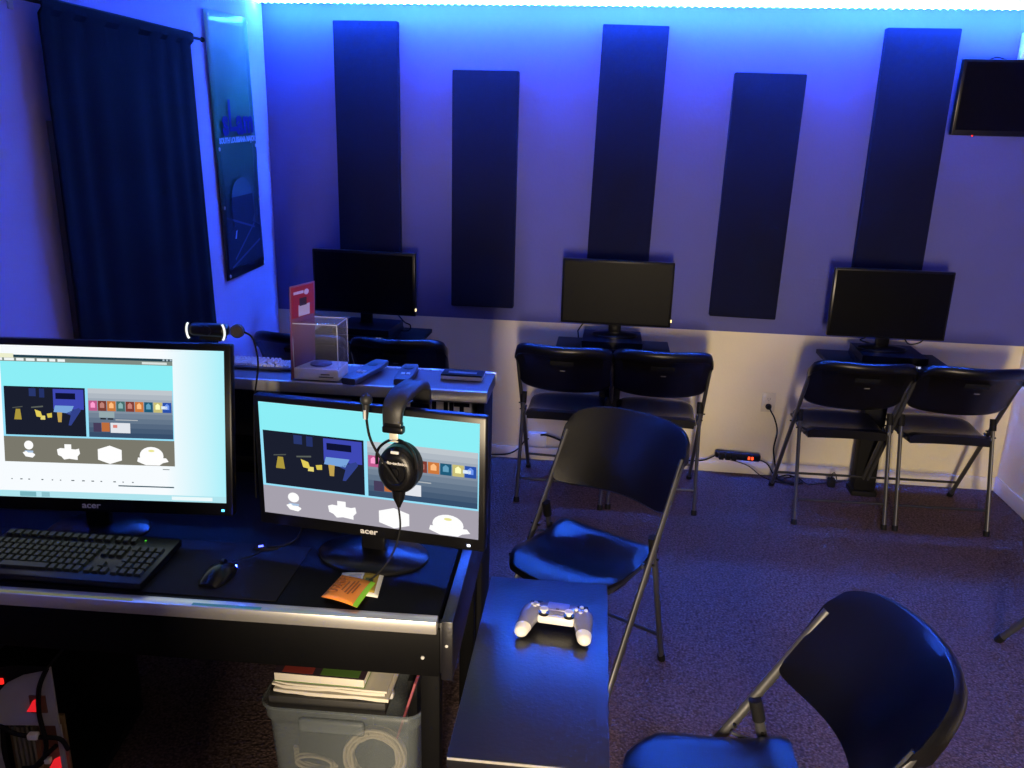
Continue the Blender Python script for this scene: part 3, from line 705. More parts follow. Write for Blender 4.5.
# webcam on the large monitor
t = thing('webcam', 'black webcam with white curved end marks on top of the large lit monitor', 'webcam', (-.990, 1.952, 1.308))
b = MB(); b.rbox(-.052, .048, -.018, .018, -.018, .014, .012, seg=4); b.build('body', M['gloss_black'], t)
for s in (-1, 1):
    b = MB(); b.tube([(s * .040 + s * .010 * math.cos(a) - (.002), -.020, .022 * math.sin(a) - .002) for a in [R(-65 + 13 * k) for k in range(11)]], .0028, 8); b.build('white_arc', G(255, 255, 245, 1.1), t)
b = MB(); b.lathe([(.006, -.022), (.012, -.021), (.012, -.018)], 16, 0, Matrix.Rotation(PI / 2, 4, 'X') @ Matrix.Diagonal((1, 1, -1, 1))); b.build('lens', M['gloss_black'], t)
b = MB(); b.lathe([(.013, -.010), (.0175, -.005), (.0175, .006), (.013, .011)], 20, 0, Matrix.Translation((.068, .01, -.004)) @ Matrix.Rotation(PI / 2, 4, 'X')); b.build('side_mount', mat('bronze_plastic', (.03, .022, .015), .5), t)
b = MB(); b.rbox(-.03, .03, -.004, .03, -.030, -.016, .003); b.build('clip', M['matte_black'], t)
b = MB(); b.tube(smoothpath([(.084, .012, -.006), (.100, .02, -.02), (.104, .03, -.05), (.098, .05, -.11), (.06, .09, -.25), (.05, .09, -.50)], 6), .0025, 6); b.build('cable', M['matte_black'], t)

# ------------------------------------------------------------------ headset over the smaller monitor
t = thing('headset', 'black over-ear headset with a boom microphone hung over the smaller lit monitor', 'headset', (-.463, 1.778, 1.038), R(-8))
cup = Matrix.Rotation(PI / 2, 4, 'X')
cup = Matrix.Rotation(PI / 2, 4, 'X') @ Matrix.Rotation(R(12), 4, 'X') if False else cup
def cupmesh(yoff, flip=1):
    b = MB(); Tt = Matrix.Translation((0, yoff, 0)) @ Matrix.Rotation(PI / 2 * flip, 4, 'X') @ Matrix.Diagonal((.88, 1.05, 1, 1))
    b.lathe([(.030, -.030), (.052, -.026), (.058, -.014), (.056, -.002), (.050, .004), (.051, .008), (.044, .014), (.036, .017), (.030, .017), (.027, .014), (.012, .0145), (.011, .018), (.001, .019)], 36, 0, Tt)
    return b
b = cupmesh(-.008); c1 = b.build('ear_cup', M['black_plastic'], t, angle=30)
text('audio-technica', .0105, M['badge'], c1, (.0, -.0255, .024), (PI / 2, 0, 0), off=.0002)
b = MB(); b.rbox(-.010, .010, -.024, -.020, .046, .053, .001); b.build('side_mark', M['badge'], c1)
b = MB(); b.lathe([(.048, -.031), (.056, -.027), (.056, -.019), (.050, -.012)], 30, 0, Matrix.Translation((0, .004, 0)) @ Matrix.Rotation(PI / 2, 4, 'X') @ Matrix.Diagonal((.9, 1.06, 1, 1))); b.build('ear_pad', M['soft_black'], t)
b = cupmesh(.170, -1); b.build('ear_cup', M['black_plastic'], t)
# yoke and slider
for yy, s in ((-.012, 1), (.174, -1)):
    b = MB(); b.tube(smoothpath([(-.050, yy, .012), (-.046, yy, .048), (-.020, yy + s * .004, .072), (.012, yy + s * .004, .074), (.042, yy, .050), (.049, yy, .012)], 5), .005, 8, sx=.7); b.build('yoke', M['gloss_black'], t)
b = MB(); b.rbox(-.018, .004, -.012, -.006, .070, .098, .002); b.build('slider', mat('pale_slider_steel', (.75, .74, .62), .35, metal=.4), t)
b = MB(); b.rbox(-.034, .018, -.018, .004, .092, .110, .005); b.rbox(-.030, .014, -.016, .002, .106, .120, .004); b.build('band_end', M['gloss_black'], t)
b = MB(); b.rbox(-.034, .018, .158, .176, .092, .115, .005); b.build('band_end', M['gloss_black'], t)
b = MB(); pts = []
N = 26; rings = []
for k in range(N + 1):
    a = PI * k / N
    ca = math.cos(a); yy = .080 - .088 * math.copysign(abs(ca) ** .55, ca); zz = .110 + .062 * math.sin(a) ** .6 if 0 < k < N else .110
    ny = -math.cos(a); nz = math.sin(a); hw = .023 + .005 * math.sin(a); th = .0075 + .004 * math.sin(a)
    cxb = -.010 + .006 * k / N 
    rings.append([(cxb + hw * sx_, yy + ny * th * sn, zz + nz * th * sn) for sx_, sn in ((-1, -.4), (-.85, -1), (.85, -1), (1, -.4), (1, .5), (.85, 1), (-.85, 1), (-1, .5))])
b.loft(rings); b.build('headband', M['soft_black'], t, angle=60)
b = MB(); b.tube(smoothpath([(.010, -.030, -.022), (-.010, -.034, .010), (-.036, -.038, .050), (-.055, -.038, .090), (-.066, -.030, .140)], 6), .0032, 8); b.build('microphone_boom', M['matte_black'], t)
b = MB(); b.tube([(-.067, -.030, .128), (-.066, -.028, .162)], [.006, .0085], 10); b.ball((-.066, -.026, .172), .0145, sc=(1, 1, 1)); b.build('microphone', M['soft_black'], t)
b = MB(); b.tube([(-.066, -.036, .150), (-.066, -.0365, .128)], .003, 6); b.build('boom_tip', M['silver_plastic'], t)
b = MB(); b.lathe([(.018, 0), (.015, -.020), (.007, -.036), (.004, -.044)], 14, 0, Matrix.Translation((.004, -.012, -.048)) @ Matrix.Diagonal((1, .6, 1, 1))); b.build('cable_boot', M['gloss_black'], t)
b = MB(); b.tube(smoothpath([(.004, -.014, -.090), (.010, -.020, -.140), (.000, -.030, -.190), (-.025, -.045, -.240), (-.065, -.060, -.275), (-.13, -.035, -.285), (-.20, .0, -.286)], 7), .0024, 7); b.build('cable', M['matte_black'], t)

# ------------------------------------------------------------------ keyboards, mouse, mat, sachets, cables
mm = MB(); mm.rbox(-.93, -.0, 0, .26, 0, .002, .0008); tag(mm.build('desk_mat', M['matte_black'], None, (-.712, 1.612, DT), (0, 0, R(2.0))), 'thin black mat under the black keyboard and mouse', 'desk mat')
def keyboard(label, loc, rz, W, D, kcol, body, group=None, ht=.020):
    t = thing('keyboard', label, 'keyboard', loc, R(rz), group)
    T = Matrix.Rotation(R(3), 4, 'X')
    b = MB(); b.rbox(-W, 0, 0, D, 0, ht, .004, 0, T); b.build('body', body, t)
    blocks = [(-W + .012, .66), (-W * .345, .145), (-W * .195, .175)]
    b = MB()
    def keys(x0, x1, y0, y1, nx, ny, skip=()):
        kw = (x1 - x0) / nx; kd = (y1 - y0) / ny
        for j in range(ny):
            for i in range(nx):
                if (i, j) in skip: continue
                xx = x0 + i * kw; yy = y0 + j * kd
                g = .0018 * W / .45
                vs = [(xx + g, yy + g, ht), (xx + kw - g, yy + g, ht), (xx + kw - g, yy + kd - g, ht), (xx + g, yy + kd - g, ht),
                      (xx + g * 2.2, yy + g * 2.2, ht + .007), (xx + kw - g * 2.2, yy + g * 2.2, ht + .007), (xx + kw - g * 2.2, yy + kd - g * 1.8, ht + .008), (xx + g * 2.2, yy + kd - g * 1.8, ht + .008)]
                b.add(vs, [(4, 5, 6, 7), (0, 1, 5, 4), (1, 2, 6, 5), (2, 3, 7, 6), (3, 0, 4, 7)], 0, False, T)
    yk0, yk1 = D * .12, D * .72
    keys(-W + .010, -W * .36, yk0 + (yk1 - yk0) / 5, yk1, 15, 4)
    keys(-W + .010, -W + .010 + W * .17, yk0, yk0 + (yk1 - yk0) / 5, 3, 1); keys(-W + .010 + W * .17, -W * .36 - W * .18, yk0, yk0 + (yk1 - yk0) / 5, 1, 1); keys(-W * .36 - W * .18, -W * .36, yk0, yk0 + (yk1 - yk0) / 5, 4, 1)
    keys(-W * .345, -W * .215, yk0, yk1, 3, 5, skip=((0, 1), (2, 1), (0, 2), (1, 2), (2, 2)))
    keys(-W * .20, -W * .025, yk0, yk1, 4, 5)
    keys(-W + .010, -W * .36, D * .80, D * .92, 13, 1); keys(-W * .345, -W * .215, D * .80, D * .92, 3, 1)
    o = b.build('keys', kcol, t); 
    return t
k1 = keyboard('full size black keyboard on the desk in front of the large lit monitor', (-1.030, 1.600, DT + .003), 1.5, .455, .205, M['keycap'], M['black_plastic'])
b = MB(); b.box(-.085, -.081, .180, .183, .0305, .0312); b.build('indicator_light', G(90, 255, 60, 1.0), k1)
keyboard('small pale keyboard lying on the shelf beside the clear display box', (-.992, 2.470, 1.0515), 0, .28, .09, M['keycap_pale'], M['remote_blue'], ht=.008)
t = thing('computer_mouse', 'dark mouse with a blue light at its nose, right of the black keyboard', 'mouse', (-.886, 1.690, DT + .003), R(-6))
t.scale = (1.0, .85, .85)
b = MB(); rings = []
for k in range(13):
    v = k / 12; y = -.058 + .116 * v; w = .034 * math.sin(PI * (.10 + .82 * v)) ** .35; hh = .034 * math.sin(PI * (.06 + .82 * v)) ** .7
    rings.append([(w * math.cos(a), y, max(0, hh * math.sin(a)) + (0 if math.sin(a) > 0 else 0)) for a in [2 * PI * i / 18 for i in range(18)]])
b.loft(rings); b.build('shell', M['gloss_black'], t)
b = MB(); b.lathe([(.011, -.004), (.011, .004)], 16, 0, Matrix.Translation((0, .030, .030)) @ Matrix.Rotation(PI / 2, 4, 'Y')); b.build('scroll_wheel', M['black_plastic'], t)
b = MB(); b.rbox(-.020, .020, .056, .060, .003, .010, .001); b.build('nose_light', glow('mouse_blue_light', (.03, .06, 1), 60), t)
b = MB(); b.tube(smoothpath([(0, .058, .014), (.008, .085, .010), (.030, .120, .008), (.034, .150, .006), (.03, .20, .004)], 5), .002, 6); b.build('cable', M['matte_black'], t)
cord('cable', [(-.80, 1.848, DT + .004), (-.845, 1.835, DT + .004), (-.86, 1.84, DT + .004), (-.80, 1.862, DT + .004), (-.775, 1.91, DT + .004), (-.78, 2.0, DT + .004), (-.70, 2.08, DT + .004)], .003, 'black cable curving on the desk between mouse and smaller monitor stand')
t = thing('usb_plug', 'small plug with a blue light on the desk behind the mouse', 'usb plug', (-.842, 1.838, DT + .004), R(30))
b = MB(); b.rbox(-.012, .012, -.007, .007, 0, .008, .002); b.build('body', M['matte_black'], t)
b = MB(); b.rbox(-.006, .006, -.004, .004, .0075, .009, .0005); b.build('light', glow('plug_blue_light', (.08, .10, 1), 6), t)

def sachet(name, label, pts, z, cols, extra):
    t = thing(name, label, 'tea sachet', (pts[0][0], pts[0][1], z), 0, 'tea sachets on the desk')
    P = [Vector((p[0] - pts[0][0], p[1] - pts[0][1], 0)) for p in pts]
    def at(u, v, h=0):
        p = P[0].lerp(P[3], u).lerp(P[1].lerp(P[2], u), v)
        puff = .006 * (math.sin(PI * min(1, max(0, u))) * math.sin(PI * min(1, max(0, v)))) ** .6 + .003 * math.sin(PI * u)
        return Vector((p.x, p.y, puff + .0005 + h))
    def sheet(b, u0, u1, v0, v1, mi, h, n=8):
        vs = []; fs = []
        for j in range(n + 1):
            for i in range(n + 1): vs.append(at(u0 + (u1 - u0) * i / n, v0 + (v1 - v0) * j / n, h))
        for j in range(n):
            for i in range(n):
                a = j * (n + 1) + i; fs.append((a, a + 1, a + n + 2, a + n + 1))
        b.add(vs, fs, mi, True)
    return t, sheet, at
t, sheet, at_ = sachet('tea_sachet', 'white tea sachet with olive print partly under the orange one', [(-.590, 1.665), (-.604, 1.762), (-.503, 1.784), (-.488, 1.665)], DT, None, None)
b = MB(); sheet(b, 0, 1, 0, 1, 0, 0); sheet(b, .55, .90, .12, .86, 1, .0006); sheet(b, .62, .80, .42, .62, 2, .0010); sheet(b, .2, .5, .5, .8, 3, .0006); o = b.build('pouch', [M['white_foil'], M['olive'], M['olive_d'], M['silver_plastic']], t); sd = o.modifiers.new('s', 'SOLIDIFY'); sd.thickness = .0004
t, sheet, at_ = sachet('tea_sachet', 'orange tea sachet with a lime green end, printed STASH, near the desk front', [(-.613, 1.636), (-.597, 1.739), (-.508, 1.714), (-.519, 1.605)], DT + .0075, None, None)
b = MB(); sheet(b, 0, 1, 0, 1, 0, 0); o = b.build('pouch', [M['orange']], t); sd = o.modifiers.new('s', 'SOLIDIFY'); sd.thickness = .0004
b = MB(); sheet(b, .88, 1.01, -.01, 1.01, 0, .0008); sd = b.build('end_band', M['green'], t)
p0 = at_(.24, .50); up = (at_(.1, .5) - at_(.5, .5)).normalized(); 
text('STASH', .030, M['orange_d'], t, (p0.x, p0.y, .0115), (R(2), R(2), math.atan2((at_(.2, .9) - at_(.2, .1)).y, (at_(.2, .9) - at_(.2, .1)).x)), off=.0005, sx=.85)
for k, (uu, ww) in enumerate(((.42, .020), (.54, .026), (.63, .030), (.72, .022))):
    p = at_(uu, .5); b = MB(); b.box(-ww, ww, -.0020, .0020, 0, .0004, 0, Matrix.Rotation(R(80), 4, 'Z')); b.build('printed_line', M['orange_d'], t, (p.x, p.y, .0108))

# ------------------------------------------------------------------ things on the riser shelf
ST = 1.0512
t = thing('display_box', 'clear plastic display box with a white base and a red card back, empty', 'display box', (-.955, 2.388, ST), R(1))
b = MB(); b.rbox(0.004, .146, .004, .110, 0, .036, .003); b.build('base', M['white_plastic'], t)
b = MB(); b.rbox(.004, .148, .002, .112, .036, .178, .004); b.rbox(.0055, .1465, .0035, .1105, .0375, .1765, .003); b.build('cover', M['clear'], t)
b = MB()
for (x, y) in ((.006, .004), (.146, .004), (.146, .110), (.006, .110)): b.tube([(x, y, .037), (x, y, .177)], .0013, 6)
b.tube([(.006, .004, .177), (.146, .004, .177), (.146, .110, .177), (.006, .110, .177), (.006, .004, .177)], .0016, 6)
b.build('cover_edge', mat('milky_plastic_edge', (.75, .78, .85), .2, alpha=.7), t)
b = MB(); Tc = Matrix.Rotation(R(-17), 4, 'Z') @ Matrix.Rotation(R(2), 4, 'Y') @ Matrix.Diagonal((1, 1.02, 1.06, 1))
b.rbox(-.002, .001, -.004, .118, 0, .275, .0008, 0, Tc); b.box(.001, .0016, .002, .112, .18, .27, 1, Tc); b.box(.0016, .0020, .035, .09, .182, .215, 2, Tc); b.box(.0016, .0021, .04, .075, .212, .235, 3, Tc); b.box(.0016, .0021, .012, .06, .248, .256, 2, Tc); b.ball((.0016, .075, .25), .012, 2, sc=(.1, 1, .7), T=Tc)
b.build('card_back', [mat('pink_card', (.20, .07, .12), .5), M['red_card'], M['pale_card'], M['dark_card']], t)
b = MB(); b.box(.090, .118, .0025, .004, .018, .022); b.box(.084, .130, .0025, .004, .010, .0135); b.build('base_print', M['grey_print'], t)
b = MB(); b.lathe([(.034, 0), (.034, .004), (.030, .006)], 28, 0, Matrix.Translation((.075, .058, .038))); b.build('round_stand', mat('violet_stand_plastic', (.10, .10, .22), .3), t)
def remote(label, loc, rz, L_, W_, lift=0):
    t = thing('remote_control', label, 'remote control', loc, R(rz), 'remote controls on the shelf')
    b = MB(); rings = []
    for k in range(9):
        v = k / 8; y = L_ * v; w = W_ / 2 * (1 - .15 * abs(2 * v - 1) ** 6); h = .020
        rings.append([(-w, y, .004), (-w * .8, y, 0), (w * .8, y, 0), (w, y, .004), (w, y, h * .8), (w * .85, y, h), (-w * .85, y, h), (-w, y, h * .8)])
    b.loft(rings); b.build('body', M['remote_blue'], t, rot=(R(lift), 0, 0))
    b = MB(); b.lathe([(.010, 0), (.010, .001), (.017, .001), (.017, .002), (.013, .0022)], 20, 0, Matrix.Translation((0, L_ * .72, .020))); b.build('ring_button', M['gloss_black'], t, rot=(R(lift), 0, 0))
    b = MB()
    for dx in (-W_ * .22, W_ * .08):
        b.rbox(dx, dx + W_ * .20, L_ * .30, L_ * .40, .019, .022, .001)
    b.build('buttons', M['silver_plastic'], t, rot=(R(lift), 0, 0))
    return t
r1 = remote('dark remote control lying askew beside the clear display box', (-.768, 2.362, ST + .002), -13, .215, .056, 2.0)
r2 = remote('dark remote control lying straight above the headset band', (-.610, 2.392, ST), 4, .18, .056)
t = thing('small_case', 'small flat case with a pale edge at the right end of the shelf', 'case', (-.507, 2.484, ST), R(0))
b = MB(); b.rbox(0, .130, 0, .065, 0, .012, .001); b.build('tray', M['silver_plastic'], t)
b = MB(); b.rbox(0, .132, 0, .066, .012, .017, .001); b.build('lid', M['matte_black'], t)
b = MB(); b.box(.02, .11, .022, .040, .0171, .0174); b.build('printed_title', M['grey_print'], t)

# ------------------------------------------------------------------ small black table and gamepad
tb = thing('side_table', 'narrow black wooden table with a gamepad on it, front edge worn pale', 'table', (-.240, 1.230, 0), R(1.0))
TW, TL, TH = .293, .648, .72
b = MB(); b.rbox(0, TW, 0, TL, TH - .024, TH, .002); b.build('tabletop', M['wood_black'], tb)
b = MB(); b.rbox(.001, TW - .001, -.001, .003, TH - .006, TH - .0008, .0004); b.build('worn_edge', M['worn_edge'], tb)
for (x, y) in ((.012, .012), (TW - .042, .012), (.012, TL - .042), (TW - .042, TL - .042)):
    b = MB(); b.rbox(x, x + .03, y, y + .03, 0, TH - .024, .002); b.build('leg', M['wood_black'], tb)
b = MB(); b.rbox(.02, TW - .02, .016, .030, TH - .08, TH - .024, .001); b.rbox(.02, TW - .02, TL - .030, TL - .016, TH - .08, TH - .024, .001)
b.rbox(.016, .030, .03, TL - .03, TH - .08, TH - .024, .001); b.rbox(TW - .030, TW - .016, .03, TL - .03, TH - .08, TH - .024, .001); b.build('apron', M['wood_black'], tb)

gp = thing('game_controller', 'gamepad with a smoky clear shell and white grips on the black table', 'game controller', (-.073, 1.668, .7205), R(-5))
gp.scale = (.92, .92, .80)
def grip(s, part):
    # centre line and radii of one side: shoulder -> grip tip
    P = [Vector((s * .054, .042, .030)), Vector((s * .060, .026, .032)), Vector((s * .064, .004, .031)), Vector((s * .069, -.020, .028)), Vector((s * .074, -.044, .024)), Vector((s * .077, -.062, .021)), Vector((s * .078, -.071, .020))]
    rx = [.020, .028, .027, .022, .0195, .0165, .008]; rz = [.015, .023, .023, .021, .019, .017, .008]
    segs = []
    dense = smoothpath(P, 4); N = len(dense)
    for i, p in enumerate(dense):
        f = i / (N - 1) * 6; k = min(5, int(f)); a = f - k
        segs.append((p, rx[k] + (rx[k + 1] - rx[k]) * a, rz[k] + (rz[k + 1] - rz[k]) * a))
    cut = int(N * .64)
    segs = segs[:cut + 1] if part == 'shell' else segs[cut:]
    if part != 'shell':
        p, a, c = segs[-1]; segs.append((p + Vector((s * .0005, -.004, 0)), a * .4, c * .4))
    rings = [[(p.x + a * math.cos(t_) , p.y, p.z + c * math.sin(t_)) for t_ in [2 * PI * i / 20 for i in range(20)]] for p, a, c in segs]
    return rings
b = MB()
for s in (-1, 1): b.loft(grip(s, 'shell'))
b.rbox(-.050, .050, -.002, .048, .014, .050, .008)
b.build('clear_shell', M['smoke'], gp)
for s in (-1, 1):
    b = MB(); b.loft(grip(s, 'tip')); b.build('white_grip', M['white_plastic'], gp)
b = MB(); b.rbox(-.046, .046, -.016, .002, .020, .046, .007); b.build('white_bridge', M['white_plastic'], gp)
b = MB(); b.rbox(-.027, .027, .010, .046, .046, .0525, .003); b.build('touch_pad', mat('lilac_pad', (.22, .22, .34), .3), gp)
b = MB(); b.rbox(-.004, .004, .012, .016, .0525, .0532, .0003); b.box(-.010, .010, -.0005, .0025, .046, .047); b.build('home_button', M['matte_black'], gp)
for s in (-1, 1):
    b = MB(); b.lathe([(.0135, .044), (.0135, .050)], 20, 0, Matrix.Translation((s * .031, -.002, 0))); b.build('stick_ring', M['gloss_black'], gp)
    b = MB(); b.lathe([(.006, .048), (.006, .056), (.0105, .059), (.0110, .063), (.0085, .0645), (.004, .0635)], 20, 0, Matrix.Translation((s * .031, -.004, 0))); b.build('thumb_stick', M['white_plastic'], gp)
    b = MB(); b.rbox(s * .058 - .016, s * .058 + .016, .044, .056, .034, .046, .003); b.build('shoulder_button', M['gloss_black'], gp)
    b = MB(); b.rbox(s * .058 - .015, s * .058 + .015, .046, .062, .018, .031, .004); b.build('trigger', M['gloss_black'], gp)
b = MB(); b.rbox(-.068, -.046, .018, .026, .052, .0575, .001); b.rbox(-.061, -.053, .011, .033, .052, .0575, .001); b.build('direction_pad', M['silver_plastic'], gp)
for (dx, dy) in ((0, .012), (0, -.012), (.012, 0), (-.012, 0)):
    b = MB(); b.lathe([(.0048, .051), (.0048, .0565), (.0035, .058)], 14, 0, Matrix.Translation((.058 + dx, .022 + dy, 0))); b.build('face_button', M['silver_plastic'], gp)
b = MB(); b.rbox(-.03, .03, .047, .051, .030, .044, .002); b.build('light_bar', M['smoke'], gp)

# ------------------------------------------------------------------ bin and its load under the desk
BX0, BX1, BY0, BY1, BH = -.822, -.411, 1.715, 2.10, .392
bn = thing('storage_bin', 'translucent plastic storage bin under the desk holding cables, books on its load', 'storage bin', ((BX0 + BX1) / 2, (BY0 + BY1) / 2, 0), R(2.2))
w, d = (BX1 - BX0) / 2, (BY1 - BY0) / 2
def rr(w, d, z, r=.04, n=5):
    out = []
    for cx_, cy_, a0 in ((w - r, d - r, 0), (-w + r, d - r, 90), (-w + r, -d + r, 180), (w - r, -d + r, 270)):
        for k in range(n + 1):
            a = R(a0 + 90 * k / n); out.append((cx_ + r * math.cos(a), cy_ + r * math.sin(a), z))
    return out
b = MB(); rings = [rr(w * .86, d * .86, .003), rr(w * .90, d * .90, .10), rr(w * .955, d * .955, .335), rr(w * .96, d * .96, .345), rr(w * .985, d * .985, .350), rr(w, d, BH)]
b.loft(rings, cap=False); vs = rr(w * .86, d * .86, .003); b.add(vs, [tuple(range(len(vs)))], 0)
o = b.build('tub', M['bin'], bn); sd = o.modifiers.new('wall', 'SOLIDIFY'); sd.thickness = .0025; sd.offset = -1
b = MB(); rg = rr(w + .003, d + .003, BH, .043); b.tube([Vector(p) for p in rg] + [Vector(rg[0])], .004, 6); b.build('rim', M['bin'], bn)
b = MB(); b.rbox(-.105, .065, -d - .012, -d + .004, .330, .372, .010, seg=4); b.build('handle', M['bin'], bn)
b = MB()
for k in range(9):
    a0 = random.uniform(0, 6); r_ = .056 + .009 * (k % 3) ; pts = []
    for j in range(25):
        a = a0 + 2 * PI * j / 24; pts.append((r_ * 1.08 * math.cos(a) + random.uniform(-.002, .002), -.010 * (k // 3) + random.uniform(-.002, .002), r_ * math.sin(a)))
    b.tube(smoothpath(pts, 2), .0046, 6)
tag(b.build('cable_coil', M['coil'], None, (-.535, 1.775, .225), (R(-12), 0, R(2))), 'cream cable coiled up inside the translucent bin', 'cable coil')
b = MB()
for k in range(5):
    pts = [(.05 * math.cos(a + k) * (1 + .1 * k) , .01 * k, .018 * math.sin(a * 1.0 + k * .7)) for a in [2 * PI * j / 20 for j in range(21)]]
    b.tube(smoothpath(pts, 2), .004, 6)
tag(b.build('cable_coil', M['coil'], None, (-.71, 1.785, .165), (R(-10), 0, 0)), 'flattened pale cable at the left inside the translucent bin', 'cable coil')
b = MB(); b.rbox(-.758, -.60, 1.80, 1.98, .06, .30, .006); tag(b.build('dark_box', M['matte_black']), 'dark box inside the left half of the translucent bin', 'box')
b = MB(); b.rbox(-.468, -.440, 1.85, 2.04, .12, .405, .005); tag(b.build('dark_case', M['matte_black'], None, (0, 0, 0)), 'upright black case at the right inside the bin', 'case')
t = thing('ring_binder', 'maroon card folder leaning at the right of the bin behind the books', 'folder', (-.478, 1.88, .28))
b = MB(); b.rbox(-.003, .003, -.11, .10, 0, .185, .001, 0, Matrix.Rotation(R(16), 4, 'Y')); b.build('cover', M['maroon'], t)
t = thing('flat_case', 'wide flat black case lying across the top of the bin under the papers', 'case', (-.803, 1.734, BH - .021), R(2.2))
b = MB(); b.rbox(0, .305, 0, .30, 0, .036, .004); b.build('shell', mat('charcoal_case_plastic', (.03, .03, .03), .6), t)
b = MB(); b.rbox(.296, .314, .05, .075, .01, .03, .006); b.build('latch', M['silver_plastic'], t)
t = thing('folded_papers', 'thick stack of folded cream papers lying on the flat black case', 'papers', (-.792, 1.745, BH + .0156), R(1.2))
def wavy(b, x0, x1, y0, y1, z0, th, mi=0, seed=0, amp=.003):
    n = 10; rings = []
    for i in range(n + 1):
        x = x0 + (x1 - x0) * i / n; dz = amp * math.sin(i * 1.1 + seed) + (.006 if i == 0 else 0)
        rings.append([(x, y0, z0 + max(0, dz)), (x, y1, z0), (x, y1, z0 + th), (x, y0, z0 + th + max(0, dz) * .5)])
    b.loft(rings, mi, smooth=False)
b = MB(); wavy(b, 0, .30, 0, .22, 0, .010, seed=0); wavy(b, -.004, .29, .004, .22, .0135, .009, seed=2); wavy(b, .004, .296, .002, .22, .025, .006, seed=1, amp=.002); b.build('sheets', M['paper'], t)
t = thing('picture_book', 'thick paperback with a red and green cover on top of the folded papers', 'book', (-.790, 1.750, BH + .0156 + .034), R(1.0))
b = MB(); b.rbox(0, .235, 0, .17, .001, .024, .002); b.build('page_block', M['paper'], t)
b = MB(); b.rbox(-.001, .236, -.001, .172, .024, .0255, .0004); b.rbox(-.001, .236, -.001, .172, 0, .0012, .0004, 1); b.box(.02, .10, .004, .15, .0256, .0259, 2); b.box(.12, .22, .004, .15, .0256, .0259, 1); b.ball((.17, .07, .0256), .03, 3, sc=(1, 1, .02)); b.build('cover', [M['dark_card'], M['green_print'], M['red_print'], M['olive']], t)

# ------------------------------------------------------------------ computer tower at lower left
t = thing('computer_tower', 'open computer tower under the desk at left, grey panel, black top, red lights', 'computer', (-1.315, 1.650, .034), R(8))
b = MB(); b.prism([(0, 0), (0, .43), (-.20, .43), (-.20, -.02), (-.12, -.03)], 0, .03, 0); b.rbox(-.20, -.19, 0, .43, .02, .46, .002, 0); b.rbox(-.20, 0, .40, .43, .02, .46, .002, 0); b.build('frame', M['matte_black'], t)
for fx_, fy_ in ((-.19, .02), (-.03, .02), (-.19, .38), (-.03, .38)):
    b = MB(); b.rbox(fx_ - .012, fx_ + .012, fy_, fy_ + .03, -.034, .022, .003); b.build('foot', M['matte_black'], t)
b = MB(); prof = [(-.205, .40), (-.205, .45), (-.16, .475), (-.08, .488), (.0, .486), (.0, .476), (-.06, .462), (-.12, .43), (-.16, .40)]
b.loft([[(x, y, z) for x, z in prof] for y in (-.035, .10, .44)], smooth=False); b.build('top_cover', M['gloss_black'], t)
b = MB(); b.rbox(-.175, -.11, -.040, -.033, .436, .452, .002); b.build('red_light', glow('red_case_light', (1, .02, .015), 1.2), t)
b = MB(); fy = -.012
b.prism([(-.003, .47), (-.055, .460), (-.115, .425), (-.165, .37), (-.195, .32), (-.195, .02), (-.165, .02), (-.165, .30), (-.15, .33), (-.02, .33), (-.004, .02)][:5] + [(-.195, .30), (-.003, .30)], 0, .006, 0, Matrix.Translation((0, fy, 0)) @ Matrix.Rotation(PI / 2, 4, 'X'))
b.box(-.195, -.155, fy - .006, fy, .02, .30); b.box(-.012, .0, fy - .006, fy, .02, .30); b.build('side_panel', M['case_grey'], t)
b = MB(); b.box(-.155, -.012, .02, .03, .03, .30, 0)
for k in range(5): b.box(-.135 + k * .012, -.129 + k * .012, .0, .02, .14, .28, 1)
b.box(-.06, -.02, .0, .02, .22, .29, 2); b.box(-.065, -.025, fy - .009, fy - .006, .34, .39, 2); b.build('circuit_board', [M['dust'], mat('heatsink_fins', (.30, .27, .17), .5, metal=.4), mat('rust_board', (.16, .06, .03), .6)], t)
b = MB(); b.prism([(-.075, .345), (-.045, .345), (-.042, .385), (-.055, .378)], 0, .002, 0, Matrix.Translation((0, fy - .010, 0)) @ Matrix.Rotation(PI / 2, 4, 'X')); b.build('red_light', glow('red_board_light', (1, .02, .03), .7), t)
b = MB(); b.prism([(-.05, .16), (-.012, .16), (-.012, .205), (-.03, .195)], 0, .002, 0, Matrix.Translation((0, fy - .002, 0)) @ Matrix.Rotation(PI / 2, 4, 'X')); b.build('red_light', glow('red_socket_light', (1, .02, .03), .7), t)
b = MB()
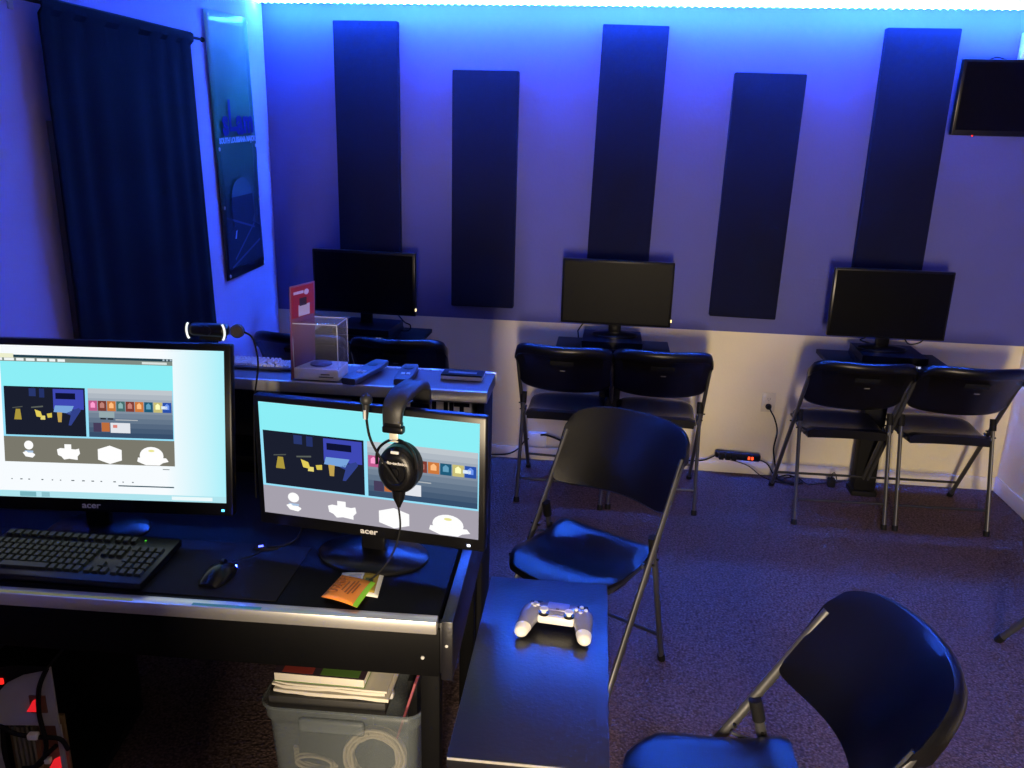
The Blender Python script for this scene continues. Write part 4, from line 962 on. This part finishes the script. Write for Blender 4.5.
for pts in ([(-.01, -.02, .47), (-.03, -.03, .42), (-.04, -.03, .34), (-.035, -.03, .25), (-.06, -.03, .19), (-.11, -.02, .17)], [(-.15, -.02, .30), (-.11, -.03, .285), (-.06, -.03, .275), (0, -.03, .27), (.012, -.02, .23)], [(-.01, -.03, .25), (-.05, -.035, .21), (-.09, -.03, .16), (-.12, -.02, .10)], [(-.145, -.015, .30), (-.15, -.02, .22), (-.14, -.02, .10)]):
    b.tube(smoothpath(pts, 5), .006, 7)
b.build('cable', M['matte_black'], t)
b = MB(); b.rbox(-.075, -.05, -.040, -.024, .272, .288, .002); b.build('connector', M['white_plastic'], t)
b = MB(); b.rbox(-.045, -.03, -.036, -.022, .196, .21, .002); b.build('connector', M['white_plastic'], t)

# ------------------------------------------------------------------ light
def area(name, loc, rot, sx, sy, power, col, spread=180):
    l = bpy.data.lights.new(name, 'AREA'); l.shape = 'RECTANGLE'; l.size = sx; l.size_y = sy; l.energy = power; l.color = col; l.spread = R(spread)
    o = bpy.data.objects.new(name, l); C.objects.link(o); o.location = loc; o.rotation_euler = rot; return o
# warm light from a doorway behind the photographer
WARM = area('doorway_light', (.10, YR + .03, 1.15), (R(90), 0, 0), .34, .95, 225, (1.0, .80, .54))
w = bpy.data.worlds.new('world'); S.world = w; w.use_nodes = True
w.node_tree.nodes['Background'].inputs[0].default_value = (.01, .012, .03, 1); w.node_tree.nodes['Background'].inputs[1].default_value = .2

# ------------------------------------------------------------------ camera
cam = bpy.data.cameras.new('camera'); cam.sensor_width = 36; cam.sensor_fit = 'HORIZONTAL'; cam.lens = 29.374
co = bpy.data.objects.new('camera', cam); C.objects.link(co)
p_, r_, y_ = R(16.717), R(1.5077), R(6.4413)
fw = Vector((-math.sin(y_) * math.cos(p_), math.cos(y_) * math.cos(p_), -math.sin(p_)))
rt = Vector((math.cos(y_), math.sin(y_), 0)); up = rt.cross(fw)
r2 = math.cos(r_) * rt + math.sin(r_) * up; u2 = -math.sin(r_) * rt + math.cos(r_) * up
m3 = Matrix((r2, u2, -fw)).transposed(); co.matrix_world = Matrix.Translation((0, 0, 1.8)) @ m3.to_4x4()
S.camera = co
S.view_settings.view_transform = 'Standard'; S.view_settings.look = 'None'; S.view_settings.exposure = 0; S.view_settings.gamma = 1
S.view_settings.use_curve_mapping = False
